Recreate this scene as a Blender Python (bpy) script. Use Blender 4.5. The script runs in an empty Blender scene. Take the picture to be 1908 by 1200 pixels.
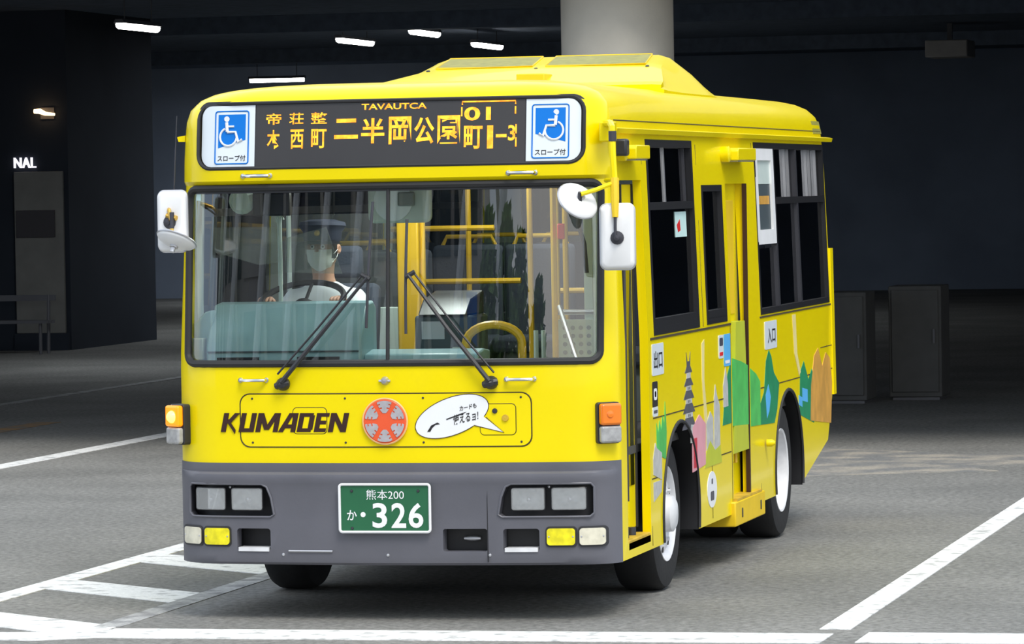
import bpy, bmesh, math, random
from mathutils import Vector, Matrix
random.seed(7)
PI = math.pi
SC = bpy.context.scene
COL = SC.collection

# ------------------------------------------------------------------ camera
CAM = (5.5304, -20.4258, 2.1341)
YAW, PITCH, ROLL, FPX = 0.2341, -0.0310, -0.0176, 7964.3
fw = Vector((-math.sin(YAW) * math.cos(PITCH), math.cos(YAW) * math.cos(PITCH), math.sin(PITCH)))
r0 = Vector((math.cos(YAW), math.sin(YAW), 0))
u0 = r0.cross(fw)
rt = math.cos(ROLL) * r0 + math.sin(ROLL) * u0
up = -math.sin(ROLL) * r0 + math.cos(ROLL) * u0
cd = bpy.data.cameras.new('camera')
cam = bpy.data.objects.new('camera', cd)
COL.objects.link(cam)
M = Matrix((rt, up, -fw)).transposed().to_4x4()
M.translation = Vector(CAM)
cam.matrix_world = M
cd.sensor_fit = 'HORIZONTAL'
cd.sensor_width = 36.0
cd.lens = FPX / 1908 * 36.0
cd.clip_end = 600
SC.camera = cam

# ------------------------------------------------------------------ world, sun, exposure
W = bpy.data.worlds.new('sky')
SC.world = W
W.use_nodes = True
nt = W.node_tree
nt.nodes.clear()
wo = nt.nodes.new('ShaderNodeOutputWorld')
bg = nt.nodes.new('ShaderNodeBackground')
tc = nt.nodes.new('ShaderNodeTexCoord')
no = nt.nodes.new('ShaderNodeTexNoise')
no.inputs['Scale'].default_value = 3.0
no.inputs['Detail'].default_value = 6.0
cr = nt.nodes.new('ShaderNodeValToRGB')
cr.color_ramp.elements[0].position = 0.44
cr.color_ramp.elements[0].color = (0.50, 0.64, 0.84, 1)
cr.color_ramp.elements[1].position = 0.62
cr.color_ramp.elements[1].color = (1.0, 0.985, 0.96, 1)
nt.links.new(tc.outputs['Generated'], no.inputs['Vector'])
nt.links.new(no.outputs['Fac'], cr.inputs['Fac'])
nt.links.new(cr.outputs['Color'], bg.inputs['Color'])
bg.inputs['Strength'].default_value = 1.38
nt.links.new(bg.outputs['Background'], wo.inputs['Surface'])

sd = bpy.data.lights.new('sun', 'SUN')
sd.energy = 2.1
sd.angle = math.radians(25)
sd.color = (1.0, 0.95, 0.86)
sun = bpy.data.objects.new('sun', sd)
COL.objects.link(sun)
sun.rotation_euler = Vector((-0.42, 0.55, -0.95)).to_track_quat('-Z', 'Y').to_euler()
sun.location = (12, -20, 25)

vs = SC.view_settings
vs.view_transform = 'Standard'
vs.look = 'None'
vs.exposure = 0.25
vs.gamma = 1.0
vs.use_curve_mapping = False


# ------------------------------------------------------------------ materials
MATS = {}


def mat(name, col, rough=0.5, metal=0.0, coat=0.0, var=0.06, scale=6.0, bump=0.0, bscale=60.0, emit=0.0, ecol=None, col2=None,
        vpos=(0.35, 0.65), spec=0.5, grain=0.0, gscale=90.0):
    m = bpy.data.materials.new(name)
    m.use_nodes = True
    t = m.node_tree
    b = t.nodes['Principled BSDF']
    b.inputs['Roughness'].default_value = rough
    b.inputs['Metallic'].default_value = metal
    b.inputs['Coat Weight'].default_value = coat
    b.inputs['Coat Roughness'].default_value = 0.06
    b.inputs['Specular IOR Level'].default_value = spec
    c = t.nodes.new('ShaderNodeTexCoord')
    n = t.nodes.new('ShaderNodeTexNoise')
    n.inputs['Scale'].default_value = scale
    n.inputs['Detail'].default_value = 5.0
    r = t.nodes.new('ShaderNodeValToRGB')
    r.color_ramp.elements[0].position, r.color_ramp.elements[1].position = vpos
    lo = [x * (1 - var) for x in col] if col2 is None else col2
    r.color_ramp.elements[0].color = (*lo, 1)
    r.color_ramp.elements[1].color = (*[min(1, x * (1 + (var * .5 if col2 is None else 0))) for x in col], 1)
    t.links.new(c.outputs['Object'], n.inputs['Vector'])
    t.links.new(n.outputs['Fac'], r.inputs['Fac'])
    if grain > 0:
        n3 = t.nodes.new('ShaderNodeTexNoise')
        n3.inputs['Scale'].default_value = gscale
        n3.inputs['Detail'].default_value = 4.0
        n3.inputs['Roughness'].default_value = .7
        mr = t.nodes.new('ShaderNodeMapRange')
        mr.inputs['From Min'].default_value = .3
        mr.inputs['From Max'].default_value = .7
        mr.inputs['To Min'].default_value = 1 - grain
        mr.inputs['To Max'].default_value = 1 + grain
        mm = t.nodes.new('ShaderNodeVectorMath')
        mm.operation = 'SCALE'
        t.links.new(c.outputs['Object'], n3.inputs['Vector'])
        t.links.new(n3.outputs['Fac'], mr.inputs['Value'])
        t.links.new(r.outputs['Color'], mm.inputs[0])
        t.links.new(mr.outputs['Result'], mm.inputs['Scale'])
        t.links.new(mm.outputs['Vector'], b.inputs['Base Color'])
    else:
        t.links.new(r.outputs['Color'], b.inputs['Base Color'])
    if bump > 0:
        n2 = t.nodes.new('ShaderNodeTexNoise')
        n2.inputs['Scale'].default_value = bscale
        n2.inputs['Detail'].default_value = 3.0
        bp = t.nodes.new('ShaderNodeBump')
        bp.inputs['Strength'].default_value = bump
        bp.inputs['Distance'].default_value = 0.01
        t.links.new(c.outputs['Object'], n2.inputs['Vector'])
        t.links.new(n2.outputs['Fac'], bp.inputs['Height'])
        t.links.new(bp.outputs['Normal'], b.inputs['Normal'])
    if emit > 0:
        b.inputs['Emission Color'].default_value = (*(ecol or col), 1)
        b.inputs['Emission Strength'].default_value = emit
    MATS[name] = m
    return m


def glass(name, tint, refl=1.0, ior=1.5, rough=0.0, milk=0.0):
    m = bpy.data.materials.new(name)
    m.use_nodes = True
    t = m.node_tree
    t.nodes.clear()
    o = t.nodes.new('ShaderNodeOutputMaterial')
    tr = t.nodes.new('ShaderNodeBsdfTransparent')
    c = t.nodes.new('ShaderNodeTexCoord')
    n = t.nodes.new('ShaderNodeTexNoise')
    n.inputs['Scale'].default_value = 2.0
    r = t.nodes.new('ShaderNodeValToRGB')
    r.color_ramp.elements[0].color = (*[x * .97 for x in tint], 1)
    r.color_ramp.elements[1].color = (*tint, 1)
    t.links.new(c.outputs['Object'], n.inputs['Vector'])
    t.links.new(n.outputs['Fac'], r.inputs['Fac'])
    t.links.new(r.outputs['Color'], tr.inputs['Color'])
    g = t.nodes.new('ShaderNodeBsdfGlossy')
    g.inputs['Roughness'].default_value = rough
    g.inputs['Color'].default_value = (refl, refl, refl, 1)
    f = t.nodes.new('ShaderNodeFresnel')
    f.inputs['IOR'].default_value = ior
    mx = t.nodes.new('ShaderNodeMixShader')
    t.links.new(f.outputs['Fac'], mx.inputs[0])
    last = tr
    if milk > 0:
        d = t.nodes.new('ShaderNodeBsdfDiffuse')
        d.inputs['Color'].default_value = (.8, .82, .82, 1)
        m2 = t.nodes.new('ShaderNodeMixShader')
        m2.inputs[0].default_value = milk
        t.links.new(tr.outputs[0], m2.inputs[1])
        t.links.new(d.outputs[0], m2.inputs[2])
        last = m2
    t.links.new(last.outputs[0], mx.inputs[1])
    t.links.new(g.outputs[0], mx.inputs[2])
    t.links.new(mx.outputs[0], o.inputs['Surface'])
    MATS[name] = m
    return m


YEL = (0.87, 0.69, 0.0)
mat('yellow', YEL, .3, coat=.22, var=.03, scale=1.5, spec=.2)
mat('yellow_matte', (0.80, 0.54, 0.006), .5, var=.06)
mat('yellow_rail', (0.78, 0.46, 0.02), .4)
mat('yellow_dusty', (0.62, 0.40, 0.03), .6, var=.25, scale=9)
mat('roof_grille', (0.30, 0.28, 0.05), .5, var=.2, scale=20)
mat('grey_bumper', (0.115, 0.115, 0.135), .42, var=.10, scale=3, bump=.05)
mat('dark_plastic', (0.022, 0.022, 0.026), .45)
mat('black', (0.010, 0.010, 0.012), .4)
mat('rubber', (0.018, 0.018, 0.020), .65, var=.15)
mat('tyre', (0.014, 0.014, 0.015), .8, var=.2, bump=.2, bscale=30)
mat('seam', (0.05, 0.035, 0.008), .7)
mat('white_paint', (0.80, 0.80, 0.80), .4, var=.05)
mat('rim_white', (0.72, 0.72, 0.73), .45, var=.12, scale=12)
mat('chrome', (0.75, 0.75, 0.77), .18, metal=1.0, var=.04)
mat('silver', (0.55, 0.55, 0.57), .35, metal=.8)
mat('steel_dark', (0.06, 0.06, 0.07), .4, metal=.5)
mat('reflector', (0.95, 0.95, 0.97), .2, metal=.25, col2=(.42, .43, .45), scale=16, vpos=(.38, .56), bump=.6, bscale=22)
mat('amber', (0.85, 0.20, 0.01), .2, coat=.5)
mat('amber_lit', (0.95, 0.30, 0.01), .2, emit=.55, ecol=(1.0, .30, .0))
mat('bulb_lit', (1, .85, .2), .3, emit=1.6, ecol=(1.0, .80, .10))
mat('clear_lamp', (0.38, 0.38, 0.38), .2, coat=.5, var=.2, scale=30)
mat('fog_yellow', (0.85, 0.75, 0.01), .2, coat=.6, var=.2, scale=25)
mat('cream_lens', (0.70, 0.66, 0.52), .25, coat=.5, var=.12, scale=25)
mat('plate_green', (0.015, 0.12, 0.05), .45)
mat('print_white', (0.82, 0.83, 0.84), .4, var=.02)
mat('print_black', (0.012, 0.010, 0.012), .5)
mat('print_brown', (0.035, 0.010, 0.006), .45)
mat('print_blue', (0.003, 0.17, 0.62), .6, var=.02, spec=.2)
mat('sign_white', (0.72, 0.78, 0.82), .3, var=.02)
mat('emblem_orange', (0.80, 0.10, 0.03), .4)
mat('emblem_rim', (0.85, 0.50, 0.20), .4)
mat('emblem_grey', (0.42, 0.40, 0.42), .4, var=.15, scale=25)
mat('led_panel', (0.035, 0.033, 0.034), .35, var=.05)
mat('interior', (0.42, 0.46, 0.43), .6)
mat('interior_light', (0.52, 0.60, 0.56), .5)
mat('interior_grey', (0.20, 0.22, 0.22), .6)
mat('dash', (0.30, 0.48, 0.53), .38, var=.06)
mat('dash_dark', (0.05, 0.07, 0.08), .5)
mat('seat_cloth', (0.07, 0.08, 0.11), .9, bump=.2)
mat('floor_dark', (0.05, 0.05, 0.05), .8)
mat('curtain', (0.33, 0.38, 0.33), .9)
mat('red', (0.75, 0.02, 0.02), .4)
mat('paper', (0.55, 0.75, 0.72), .6)
mat('skin', (0.50, 0.27, 0.18), .55, var=.05)
mat('shirt', (0.75, 0.77, 0.80), .8, var=.05)
mat('mask_cloth', (0.88, 0.88, 0.88), .8)
mat('navy', (0.03, 0.035, 0.06), .8)
mat('hair', (0.012, 0.010, 0.010), .6)
mat('gold', (0.7, 0.45, 0.1), .3, metal=.8)
mat('art_green', (0.08, 0.50, 0.10), .45, var=.15, scale=10)
mat('art_darkgreen', (0.01, 0.25, 0.10), .45, var=.15, scale=10)
mat('art_lime', (0.50, 0.55, 0.03), .45)
mat('art_pink', (0.72, 0.33, 0.38), .45)
mat('art_grey', (0.50, 0.50, 0.48), .45, var=.15, scale=20)
mat('art_dark', (0.09, 0.09, 0.11), .45, var=.2, scale=30)
mat('art_sky', (0.10, 0.45, 0.85), .45)
mat('art_orange', (0.66, 0.34, 0.06), .45, var=.2, scale=8)
mat('art_cream', (0.80, 0.68, 0.28), .45)
mat('art_red', (0.55, 0.03, 0.05), .45)
mat('asphalt', (0.222, 0.218, 0.203), .85, var=.25, col2=(0.168, 0.166, 0.155), scale=.7, bump=.35, bscale=45, spec=.3, grain=.45, gscale=24)
mat('line_paint', (0.80, 0.80, 0.78), .7, col2=(0.42, 0.42, 0.41), scale=9, vpos=(.33, .46), grain=.16, gscale=40)
mat('line_worn', (0.42, 0.42, 0.41), .8, col2=(0.20, 0.20, 0.20), scale=7, vpos=(.35, .62), grain=.3, gscale=30)
mat('line_orange', (0.36, 0.19, 0.06), .8, col2=(0.19, 0.16, 0.13), scale=4)
mat('dust', (0.33, 0.30, 0.25), .9, col2=(0.175, 0.175, 0.17), scale=2.5, vpos=(.42, .62), grain=.3, gscale=28)
mat('concrete', (0.45, 0.42, 0.36), .8, var=.10, scale=2.2, bump=.1)
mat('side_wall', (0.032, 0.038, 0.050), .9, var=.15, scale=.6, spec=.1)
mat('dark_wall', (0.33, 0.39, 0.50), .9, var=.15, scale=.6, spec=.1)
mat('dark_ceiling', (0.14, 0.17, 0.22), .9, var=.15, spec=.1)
mat('booth', (0.075, 0.075, 0.072), .8, var=.10)
mat('booth_lit', (0.20, 0.195, 0.18), .8, var=.12, scale=3)
mat('notice', (0.045, 0.04, 0.045), .6)
mat('tube_lit', (1, 1, 1), .4, emit=14, ecol=(1.0, .97, .92))
mat('tube_warm', (1, .7, .4), .4, emit=4, ecol=(1.0, .62, .30))
mat('letter_lit', (1, 1, 1), .4, emit=.9, ecol=(.93, .90, 1.0))
mat('fixture', (0.10, 0.10, 0.11), .5)
mat('leaf', (0.13, 0.24, 0.06), .8, var=.5, scale=3)
mat('bark', (0.08, 0.06, 0.04), .9)
mat('facade', (0.38, 0.36, 0.34), .7)
glass('windshield_glass', (0.86, 0.93, 0.91), 1.0, 1.95)
glass('off_glass', (0.45, 0.50, 0.50), 1.0, 1.5)
glass('tinted_glass', (0.32, 0.36, 0.38), 1.0, 1.85)
glass('clear_glass', (0.93, 0.95, 0.95), .9, 1.45)
glass('visor_glass', (0.88, 0.90, 0.86), .6, 1.45, milk=.13)
glass('lamp_glass', (0.95, 0.96, 0.97), 1.0, 1.7, milk=.27)
glass('divider_glass', (0.80, 0.82, 0.80), .6, 1.45, milk=.08)


def led_material():
    m = bpy.data.materials.new('led_orange')
    m.use_nodes = True
    t = m.node_tree
    b = t.nodes['Principled BSDF']
    b.inputs['Base Color'].default_value = (.6, .2, .0, 1)
    c = t.nodes.new('ShaderNodeTexCoord')
    w = t.nodes.new('ShaderNodeTexNoise')
    w.inputs['Scale'].default_value = 26
    r = t.nodes.new('ShaderNodeValToRGB')
    r.color_ramp.elements[0].position = .35
    r.color_ramp.elements[0].color = (1.0, .22, .01, 1)
    r.color_ramp.elements[1].position = .6
    r.color_ramp.elements[1].color = (1.0, .50, .03, 1)
    t.links.new(c.outputs['Object'], w.inputs['Vector'])
    t.links.new(w.outputs['Fac'], r.inputs['Fac'])
    t.links.new(r.outputs['Color'], b.inputs['Emission Color'])
    b.inputs['Emission Strength'].default_value = 1.25
    MATS['led_orange'] = m


led_material()


# ------------------------------------------------------------------ mesh helpers
class MB:
    def __init__(s):
        s.v, s.f, s.mi, s.cur = [], [], [], 0

    def add(s, vs_, fs_):
        o = len(s.v)
        s.v += [tuple(p) for p in vs_]
        for f in fs_:
            s.f.append(tuple(i + o for i in f))
            s.mi.append(s.cur)
        return s

    def box(s, x0, x1, y0, y1, z0, z1):
        return s.add([(x0, y0, z0), (x1, y0, z0), (x1, y1, z0), (x0, y1, z0), (x0, y0, z1), (x1, y0, z1), (x1, y1, z1), (x0, y1, z1)],
                     [(0, 3, 2, 1), (4, 5, 6, 7), (0, 1, 5, 4), (1, 2, 6, 5), (2, 3, 7, 6), (3, 0, 4, 7)])

    def tube(s, path, r, n=8, closed=False, cap=True):
        P_ = [Vector(p) for p in path]
        k = len(P_)
        rs = r if isinstance(r, (list, tuple)) else [r] * k
        rings = []
        prev = None
        for i, p in enumerate(P_):
            if closed:
                t = P_[(i + 1) % k] - P_[i - 1]
            else:
                t = P_[min(i + 1, k - 1)] - P_[max(i - 1, 0)]
            t.normalize()
            if prev is None:
                a = Vector((0, 0, 1)) if abs(t.z) < .9 else Vector((1, 0, 0))
                nrm = t.cross(a).normalized()
            else:
                nrm = (prev - t * prev.dot(t)).normalized()
            prev = nrm
            bn = t.cross(nrm)
            rings.append([p + rs[i] * (math.cos(2 * PI * j / n) * nrm + math.sin(2 * PI * j / n) * bn) for j in range(n)])
        vs_ = [q for rg in rings for q in rg]
        fs_ = []
        for i in range(k if closed else k - 1):
            i2 = (i + 1) % k
            for j in range(n):
                fs_.append((i * n + j, i * n + (j + 1) % n, i2 * n + (j + 1) % n, i2 * n + j))
        if cap and not closed:
            fs_.append(tuple(reversed(range(n))))
            fs_.append(tuple((k - 1) * n + j for j in range(n)))
        return s.add(vs_, fs_)

    def lathe(s, prof, c=(0, 0, 0), axis=(0, 0, 1), n=24, closed=False):
        # prof: list of (r, h) along axis
        ax = Vector(axis).normalized()
        a = Vector((0, 0, 1)) if abs(ax.z) < .9 else Vector((1, 0, 0))
        e1 = ax.cross(a).normalized()
        e2 = ax.cross(e1)
        C = Vector(c)
        vs_ = []
        for r, h in prof:
            for j in range(n):
                t = 2 * PI * j / n
                vs_.append(C + ax * h + r * (math.cos(t) * e1 + math.sin(t) * e2))
        fs_ = []
        k = len(prof)
        for i in range(k if closed else k - 1):
            i2 = (i + 1) % k
            for j in range(n):
                fs_.append((i * n + j, i2 * n + j, i2 * n + (j + 1) % n, i * n + (j + 1) % n))
        if not closed:
            if prof[0][0] > 1e-6:
                fs_.append(tuple(range(n)))
            if prof[-1][0] > 1e-6:
                fs_.append(tuple(reversed([(k - 1) * n + j for j in range(n)])))
        return s.add(vs_, fs_)

    def prism(s, poly, fn, d0, d1):
        # poly of (u,v); fn(u,v,d) -> xyz
        n = len(poly)
        vs_ = [fn(u, v, d0) for u, v in poly] + [fn(u, v, d1) for u, v in poly]
        fs_ = [tuple(range(n)), tuple(reversed(range(n, 2 * n)))]
        for i in range(n):
            j = (i + 1) % n
            fs_.append((i, i + n, j + n, j))
        return s.add(vs_, fs_)

    def columns(s, us, lo, hi, fn, d0, d1):
        vs_ = []
        for u in us:
            a, b = lo(u), hi(u)
            vs_ += [fn(u, a, d0), fn(u, b, d0), fn(u, b, d1), fn(u, a, d1)]
        fs_ = []
        k = len(us)
        for i in range(k - 1):
            for j in range(4):
                fs_.append((i * 4 + j, i * 4 + (j + 1) % 4, (i + 1) * 4 + (j + 1) % 4, (i + 1) * 4 + j))
        fs_.append((3, 2, 1, 0))
        o = (k - 1) * 4
        fs_.append((o, o + 1, o + 2, o + 3))
        return s.add(vs_, fs_)

    def grid(s, P2):
        n, m = len(P2), len(P2[0])
        vs_ = [p for row in P2 for p in row]
        fs_ = [(i * m + j, i * m + j + 1, (i + 1) * m + j + 1, (i + 1) * m + j) for i in range(n - 1) for j in range(m - 1)]
        return s.add(vs_, fs_)


def obj(name, mb, m, parent=None, smooth=True, bevel=0.0, ang=35, fix=True):
    me = bpy.data.meshes.new(name)
    me.from_pydata([tuple(x) for x in mb.v], [], mb.f)
    ms = m if isinstance(m, (list, tuple)) else [m]
    for q in ms:
        me.materials.append(MATS[q])
    for i, p_ in enumerate(me.polygons):
        p_.material_index = mb.mi[i]
    if fix:
        bm = bmesh.new()
        bm.from_mesh(me)
        bmesh.ops.recalc_face_normals(bm, faces=bm.faces)
        bm.to_mesh(me)
        bm.free()
    o = bpy.data.objects.new(name, me)
    COL.objects.link(o)
    if smooth:
        me.polygons.foreach_set('use_smooth', [True] * len(me.polygons))
        me.set_sharp_from_angle(angle=math.radians(ang))
    if bevel > 0:
        b = o.modifiers.new('bevel', 'BEVEL')
        b.width = bevel
        b.segments = 2
        b.limit_method = 'ANGLE'
        b.angle_limit = math.radians(50)
    if parent is not None:
        o.parent = parent
    return o


def cut(o, cutter, ang=30):
    me = bpy.data.meshes.new('cutter')
    me.from_pydata([tuple(x) for x in cutter.v], [], cutter.f)
    bm = bmesh.new()
    bm.from_mesh(me)
    bmesh.ops.recalc_face_normals(bm, faces=bm.faces)
    bm.to_mesh(me)
    bm.free()
    c = bpy.data.objects.new('cutter', me)
    COL.objects.link(c)
    md = o.modifiers.new('cut', 'BOOLEAN')
    md.operation = 'DIFFERENCE'
    md.object = c
    md.solver = 'EXACT'
    md.use_self = True
    bpy.context.view_layer.update()
    dg = bpy.context.evaluated_depsgraph_get()
    nm = bpy.data.meshes.new_from_object(o.evaluated_get(dg))
    o.modifiers.clear()
    old = o.data
    o.data = nm
    nm.name = old.name
    bpy.data.meshes.remove(old)
    bpy.data.objects.remove(c)
    bpy.data.meshes.remove(me)
    nm.polygons.foreach_set('use_smooth', [True] * len(nm.polygons))
    nm.set_sharp_from_angle(angle=math.radians(ang))


def empty(name, loc=(0, 0, 0), parent=None):
    o = bpy.data.objects.new(name, None)
    o.empty_display_size = .2
    o.location = loc
    COL.objects.link(o)
    if parent is not None:
        o.parent = parent
    return o


def tag(o, label=None, cat=None, group=None, kind=None):
    if label:
        o['label'] = label
    if cat:
        o['category'] = cat
    if group:
        o['group'] = group
    if kind:
        o['kind'] = kind
    return o


def copy_tree(o, parent=None, loc=None):
    c = o.copy()
    COL.objects.link(c)
    c.parent = parent
    if loc is not None:
        c.location = loc
    for ch in list(o.children):
        copy_tree(ch, c)
    return c


def text_mb(s, fn, box, bold=0.0, shear=0.0, d=0.0, spacing=1.0, mb=None):
    """flat lettering fitted in box=(u0,u1,v0,v1), mapped with fn(u,v,d)"""
    cu = bpy.data.curves.new('txt', 'FONT')
    cu.body = s
    cu.offset = bold
    cu.space_character = spacing
    cu.resolution_u = 4
    o = bpy.data.objects.new('txt', cu)
    COL.objects.link(o)
    bpy.context.view_layer.update()
    dg = bpy.context.evaluated_depsgraph_get()
    me = bpy.data.meshes.new_from_object(o.evaluated_get(dg))
    vs_ = [(v.co.x + shear * v.co.y, v.co.y) for v in me.vertices]
    fs_ = [tuple(p_.vertices) for p_ in me.polygons]
    bpy.data.objects.remove(o)
    bpy.data.curves.remove(cu)
    bpy.data.meshes.remove(me)
    mb = mb or MB()
    if not vs_:
        return mb
    x0, x1 = min(v[0] for v in vs_), max(v[0] for v in vs_)
    y0, y1 = min(v[1] for v in vs_), max(v[1] for v in vs_)
    u0_, u1_, v0_, v1_ = box
    vs_ = [fn(u0_ + (x - x0) / (x1 - x0) * (u1_ - u0_), v0_ + (y - y0) / (y1 - y0) * (v1_ - v0_), d) for x, y in vs_]
    return mb.add(vs_, fs_)


def interp(z, tab):
    if z <= tab[0][0]:
        return tab[0][1]
    for (a, b), (c, d) in zip(tab, tab[1:]):
        if z <= c:
            return b + (d - b) * (z - a) / (c - a)
    return tab[-1][1]


def rrect(x0, x1, z0, z1, r, n=6):
    pts = []
    for cx, cz, a0 in ((x1 - r, z0 + r, -PI / 2), (x1 - r, z1 - r, 0), (x0 + r, z1 - r, PI / 2), (x0 + r, z0 + r, PI)):
        for i in range(n + 1):
            a = a0 + PI / 2 * i / n
            pts.append((cx + r * math.cos(a), cz + r * math.sin(a)))
    return pts


def rr_cols(x0, x1, z0, z1, r, n=24):
    us = sorted(set([x0 + (x1 - x0) * i / n for i in range(n + 1)] + [x0 + r * (1 - math.cos(PI / 2 * i / 6)) for i in range(7)]
                    + [x1 - r * (1 - math.cos(PI / 2 * i / 6)) for i in range(7)]))

    def c(u):
        e = 0
        if u < x0 + r:
            e = r - math.sqrt(max(0, r * r - (x0 + r - u) ** 2))
        elif u > x1 - r:
            e = r - math.sqrt(max(0, r * r - (u - x1 + r) ** 2))
        return e
    return us, (lambda u: z0 + c(u)), (lambda u: z1 - c(u))


def dense(path, k=4, closed=True):
    out = []
    n = len(path)
    for i in range(n if closed else n - 1):
        a, b = path[i], path[(i + 1) % n]
        L = math.dist(a, b)
        m = max(1, int(L / .06))
        for j in range(m):
            out.append(tuple(a[q] + (b[q] - a[q]) * j / m for q in range(len(a))))
    if not closed:
        out.append(path[-1])
    return out


# ------------------------------------------------------------------ the road and its markings
g = MB()
NX, NY = 1, 1
g.add([(-70, -90, 0), (70, -90, 0), (70, 90, 0), (-70, 90, 0)], [(0, 1, 2, 3)])
road = tag(obj('road', g, 'asphalt', smooth=False, fix=False), 'grey asphalt ground of the bus terminal', None, None, 'structure')


def strip(name, x0, x1, y0, y1, m='line_paint', z=.004):
    return obj(name, MB().box(x0, x1, y0, y1, -.01, z), m, road, smooth=False)


strip('stop_line', -1.28, 2.30, -.84, -.42)
strip('stop_line', 2.46, 6.0, -.80, -.36)
obj('stop_line', MB().prism([(-3.2, -.92), (-1.5, -.98), (-1.25, -.84), (-1.05, -.42), (-1.22, -.44), (-1.55, -.62), (-3.2, -.70)],
                            lambda u, v, d: (u, v, d), -.01, .0045), 'line_paint', road, smooth=False)
strip('lane_line', 2.20, 2.35, -.22, 40)
strip('lane_line', -6.42, -6.22, -30, 45)
strip('lane_line', -9.95, -9.80, -5, 60, 'line_worn')
strip('lane_line', -2.52, -2.36, -.1, 14)
strip('lane_line', -1.42, -1.28, -.35, 5.2, 'line_worn')
for y in (.15, 1.78, 3.42):
    obj('hatch_stripe', MB().prism([(-2.37, y - .18), (-1.30, y - .98 + .0), (-1.30, y - .46), (-2.37, y + .34)],
                                   lambda u, v, d: (u, v, d), -.01, .0035), 'line_paint', road, smooth=False)
strip('faded_line', -8.3, -8.05, 13, 18, 'line_orange', .003)
dp = [(.3 + 1.7 * math.cos(a) * (1 + .25 * math.sin(5 * a)), 11.9 + 1.6 * math.sin(a) * (1 + .2 * math.cos(3 * a))) for a in [i * 2 * PI / 40 for i in range(40)]]
obj('dusty_patch', MB().prism(dp, lambda u, v, d: (u, v, d), -.01, .002), 'dust', road, smooth=False)

# ------------------------------------------------------------------ the dark terminal hall behind
SLAB_Y, SLAB_Z = 12.6, 4.75
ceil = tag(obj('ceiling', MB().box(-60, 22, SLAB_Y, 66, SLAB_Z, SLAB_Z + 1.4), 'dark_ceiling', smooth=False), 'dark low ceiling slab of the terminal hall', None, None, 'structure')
obj('shade_beam', MB().box(-60, 22, SLAB_Y, SLAB_Y + .5, 3.85, SLAB_Z + 1.4), 'concrete', ceil, smooth=False)  # unseen beam, added to cut low skylight and darken the hall
for y in (26, 40, 54):
    obj('beam', MB().box(-59, 21, y, y + .5, SLAB_Z - .25, SLAB_Z + .05), 'dark_ceiling', ceil, smooth=False)
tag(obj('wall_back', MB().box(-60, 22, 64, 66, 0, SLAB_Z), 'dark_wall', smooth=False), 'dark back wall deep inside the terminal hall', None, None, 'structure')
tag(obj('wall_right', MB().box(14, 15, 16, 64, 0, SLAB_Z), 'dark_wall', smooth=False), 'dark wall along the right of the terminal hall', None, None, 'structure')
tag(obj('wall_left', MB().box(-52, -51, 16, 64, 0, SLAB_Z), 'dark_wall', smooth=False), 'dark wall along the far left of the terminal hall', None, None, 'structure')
pil = MB().lathe([(.455, 0), (.455, SLAB_Z)], (-1.62, 13.4, 0), n=40)
tag(obj('pillar', pil, 'concrete'), 'round pale concrete pillar rising behind the bus roof', 'pillar', None, 'structure')

# ------------------------------------------------------------------ the bus: shape functions
HWT = [(1.35, 1.15), (2.2, 1.125), (2.42, 1.115), (2.5, 1.108), (2.56, 1.09), (2.61, 1.045), (2.64, .985), (2.66, .90), (2.68, .74), (2.69, .5)]
RKT = [(1.25, 0), (2.18, .075), (2.20, .045), (2.30, .04), (2.5, .055), (2.57, .075), (2.62, .12), (2.65, .18), (2.67, .27), (2.685, .45), (2.69, .7)]
RRT = [(.29, 6.92), (1.3, 6.95), (2.3, 6.88), (2.5, 6.84), (2.6, 6.74), (2.65, 6.6), (2.68, 6.4), (2.69, 6.1)]


def Fc(x, hw):
    ca, cb = (.2, .15) if x > 0 else (.28, .26)
    x = abs(x)
    y = .07 * x * x
    t = (x - (hw - ca)) / ca
    if t > 0:
        y += cb * (1 - math.sqrt(max(0, 1 - min(t, 1) ** 2)))
    return y


def F(x, z):
    return interp(z, RKT) + Fc(x, interp(z, HWT))


def fm(u, v, d):            # front-surface mapping: d = distance proud of the panel
    return (u, F(u, v) - d, v)


def sx(z):                  # side plane of the body (with tumblehome)
    return interp(z, HWT)


def sm(u, v, d):            # left-hand (kerb) side mapping: u = y, v = z
    return (sx(v) + d, u, v)


US = [math.sin(PI / 2 * i / 20) for i in range(-20, 21)]


def front_curve(z, inset, yend=None):
    hw = interp(z, HWT) - inset
    fy = interp(z, RKT) + inset
    c = [(hw * u, fy + Fc(hw * u, hw)) for u in US]
    if yend is not None:
        c = [(-hw, yend)] + c + [(hw, yend)]
    return c


def outline(z, inset):
    hw = interp(z, HWT) - inset
    ry = interp(z, RRT) - inset
    c = front_curve(z, inset)
    ys = [.9, 2.0, 3.0, 4.2, 5.4, 6.4]
    y0 = c[-1][1]
    rc = .14
    pts = list(c)
    for y in ys:
        pts.append((hw, max(y, y0 + .02 * (ys.index(y) + 1)) if y < ry - rc else ry - rc - .001))
    for i in range(7):
        a = PI / 2 * i / 6
        pts.append((hw - rc + rc * math.cos(a), ry - rc + rc * math.sin(a)))
    for i in range(7):
        a = PI / 2 + PI / 2 * i / 6
        pts.append((-hw + rc + rc * math.cos(a), ry - rc + rc * math.sin(a)))
    for y in reversed(ys):
        pts.append((-hw, max(y, y0 + .02 * (ys.index(y) + 1)) if y < ry - rc else ry - rc - .001))
    return pts


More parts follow.
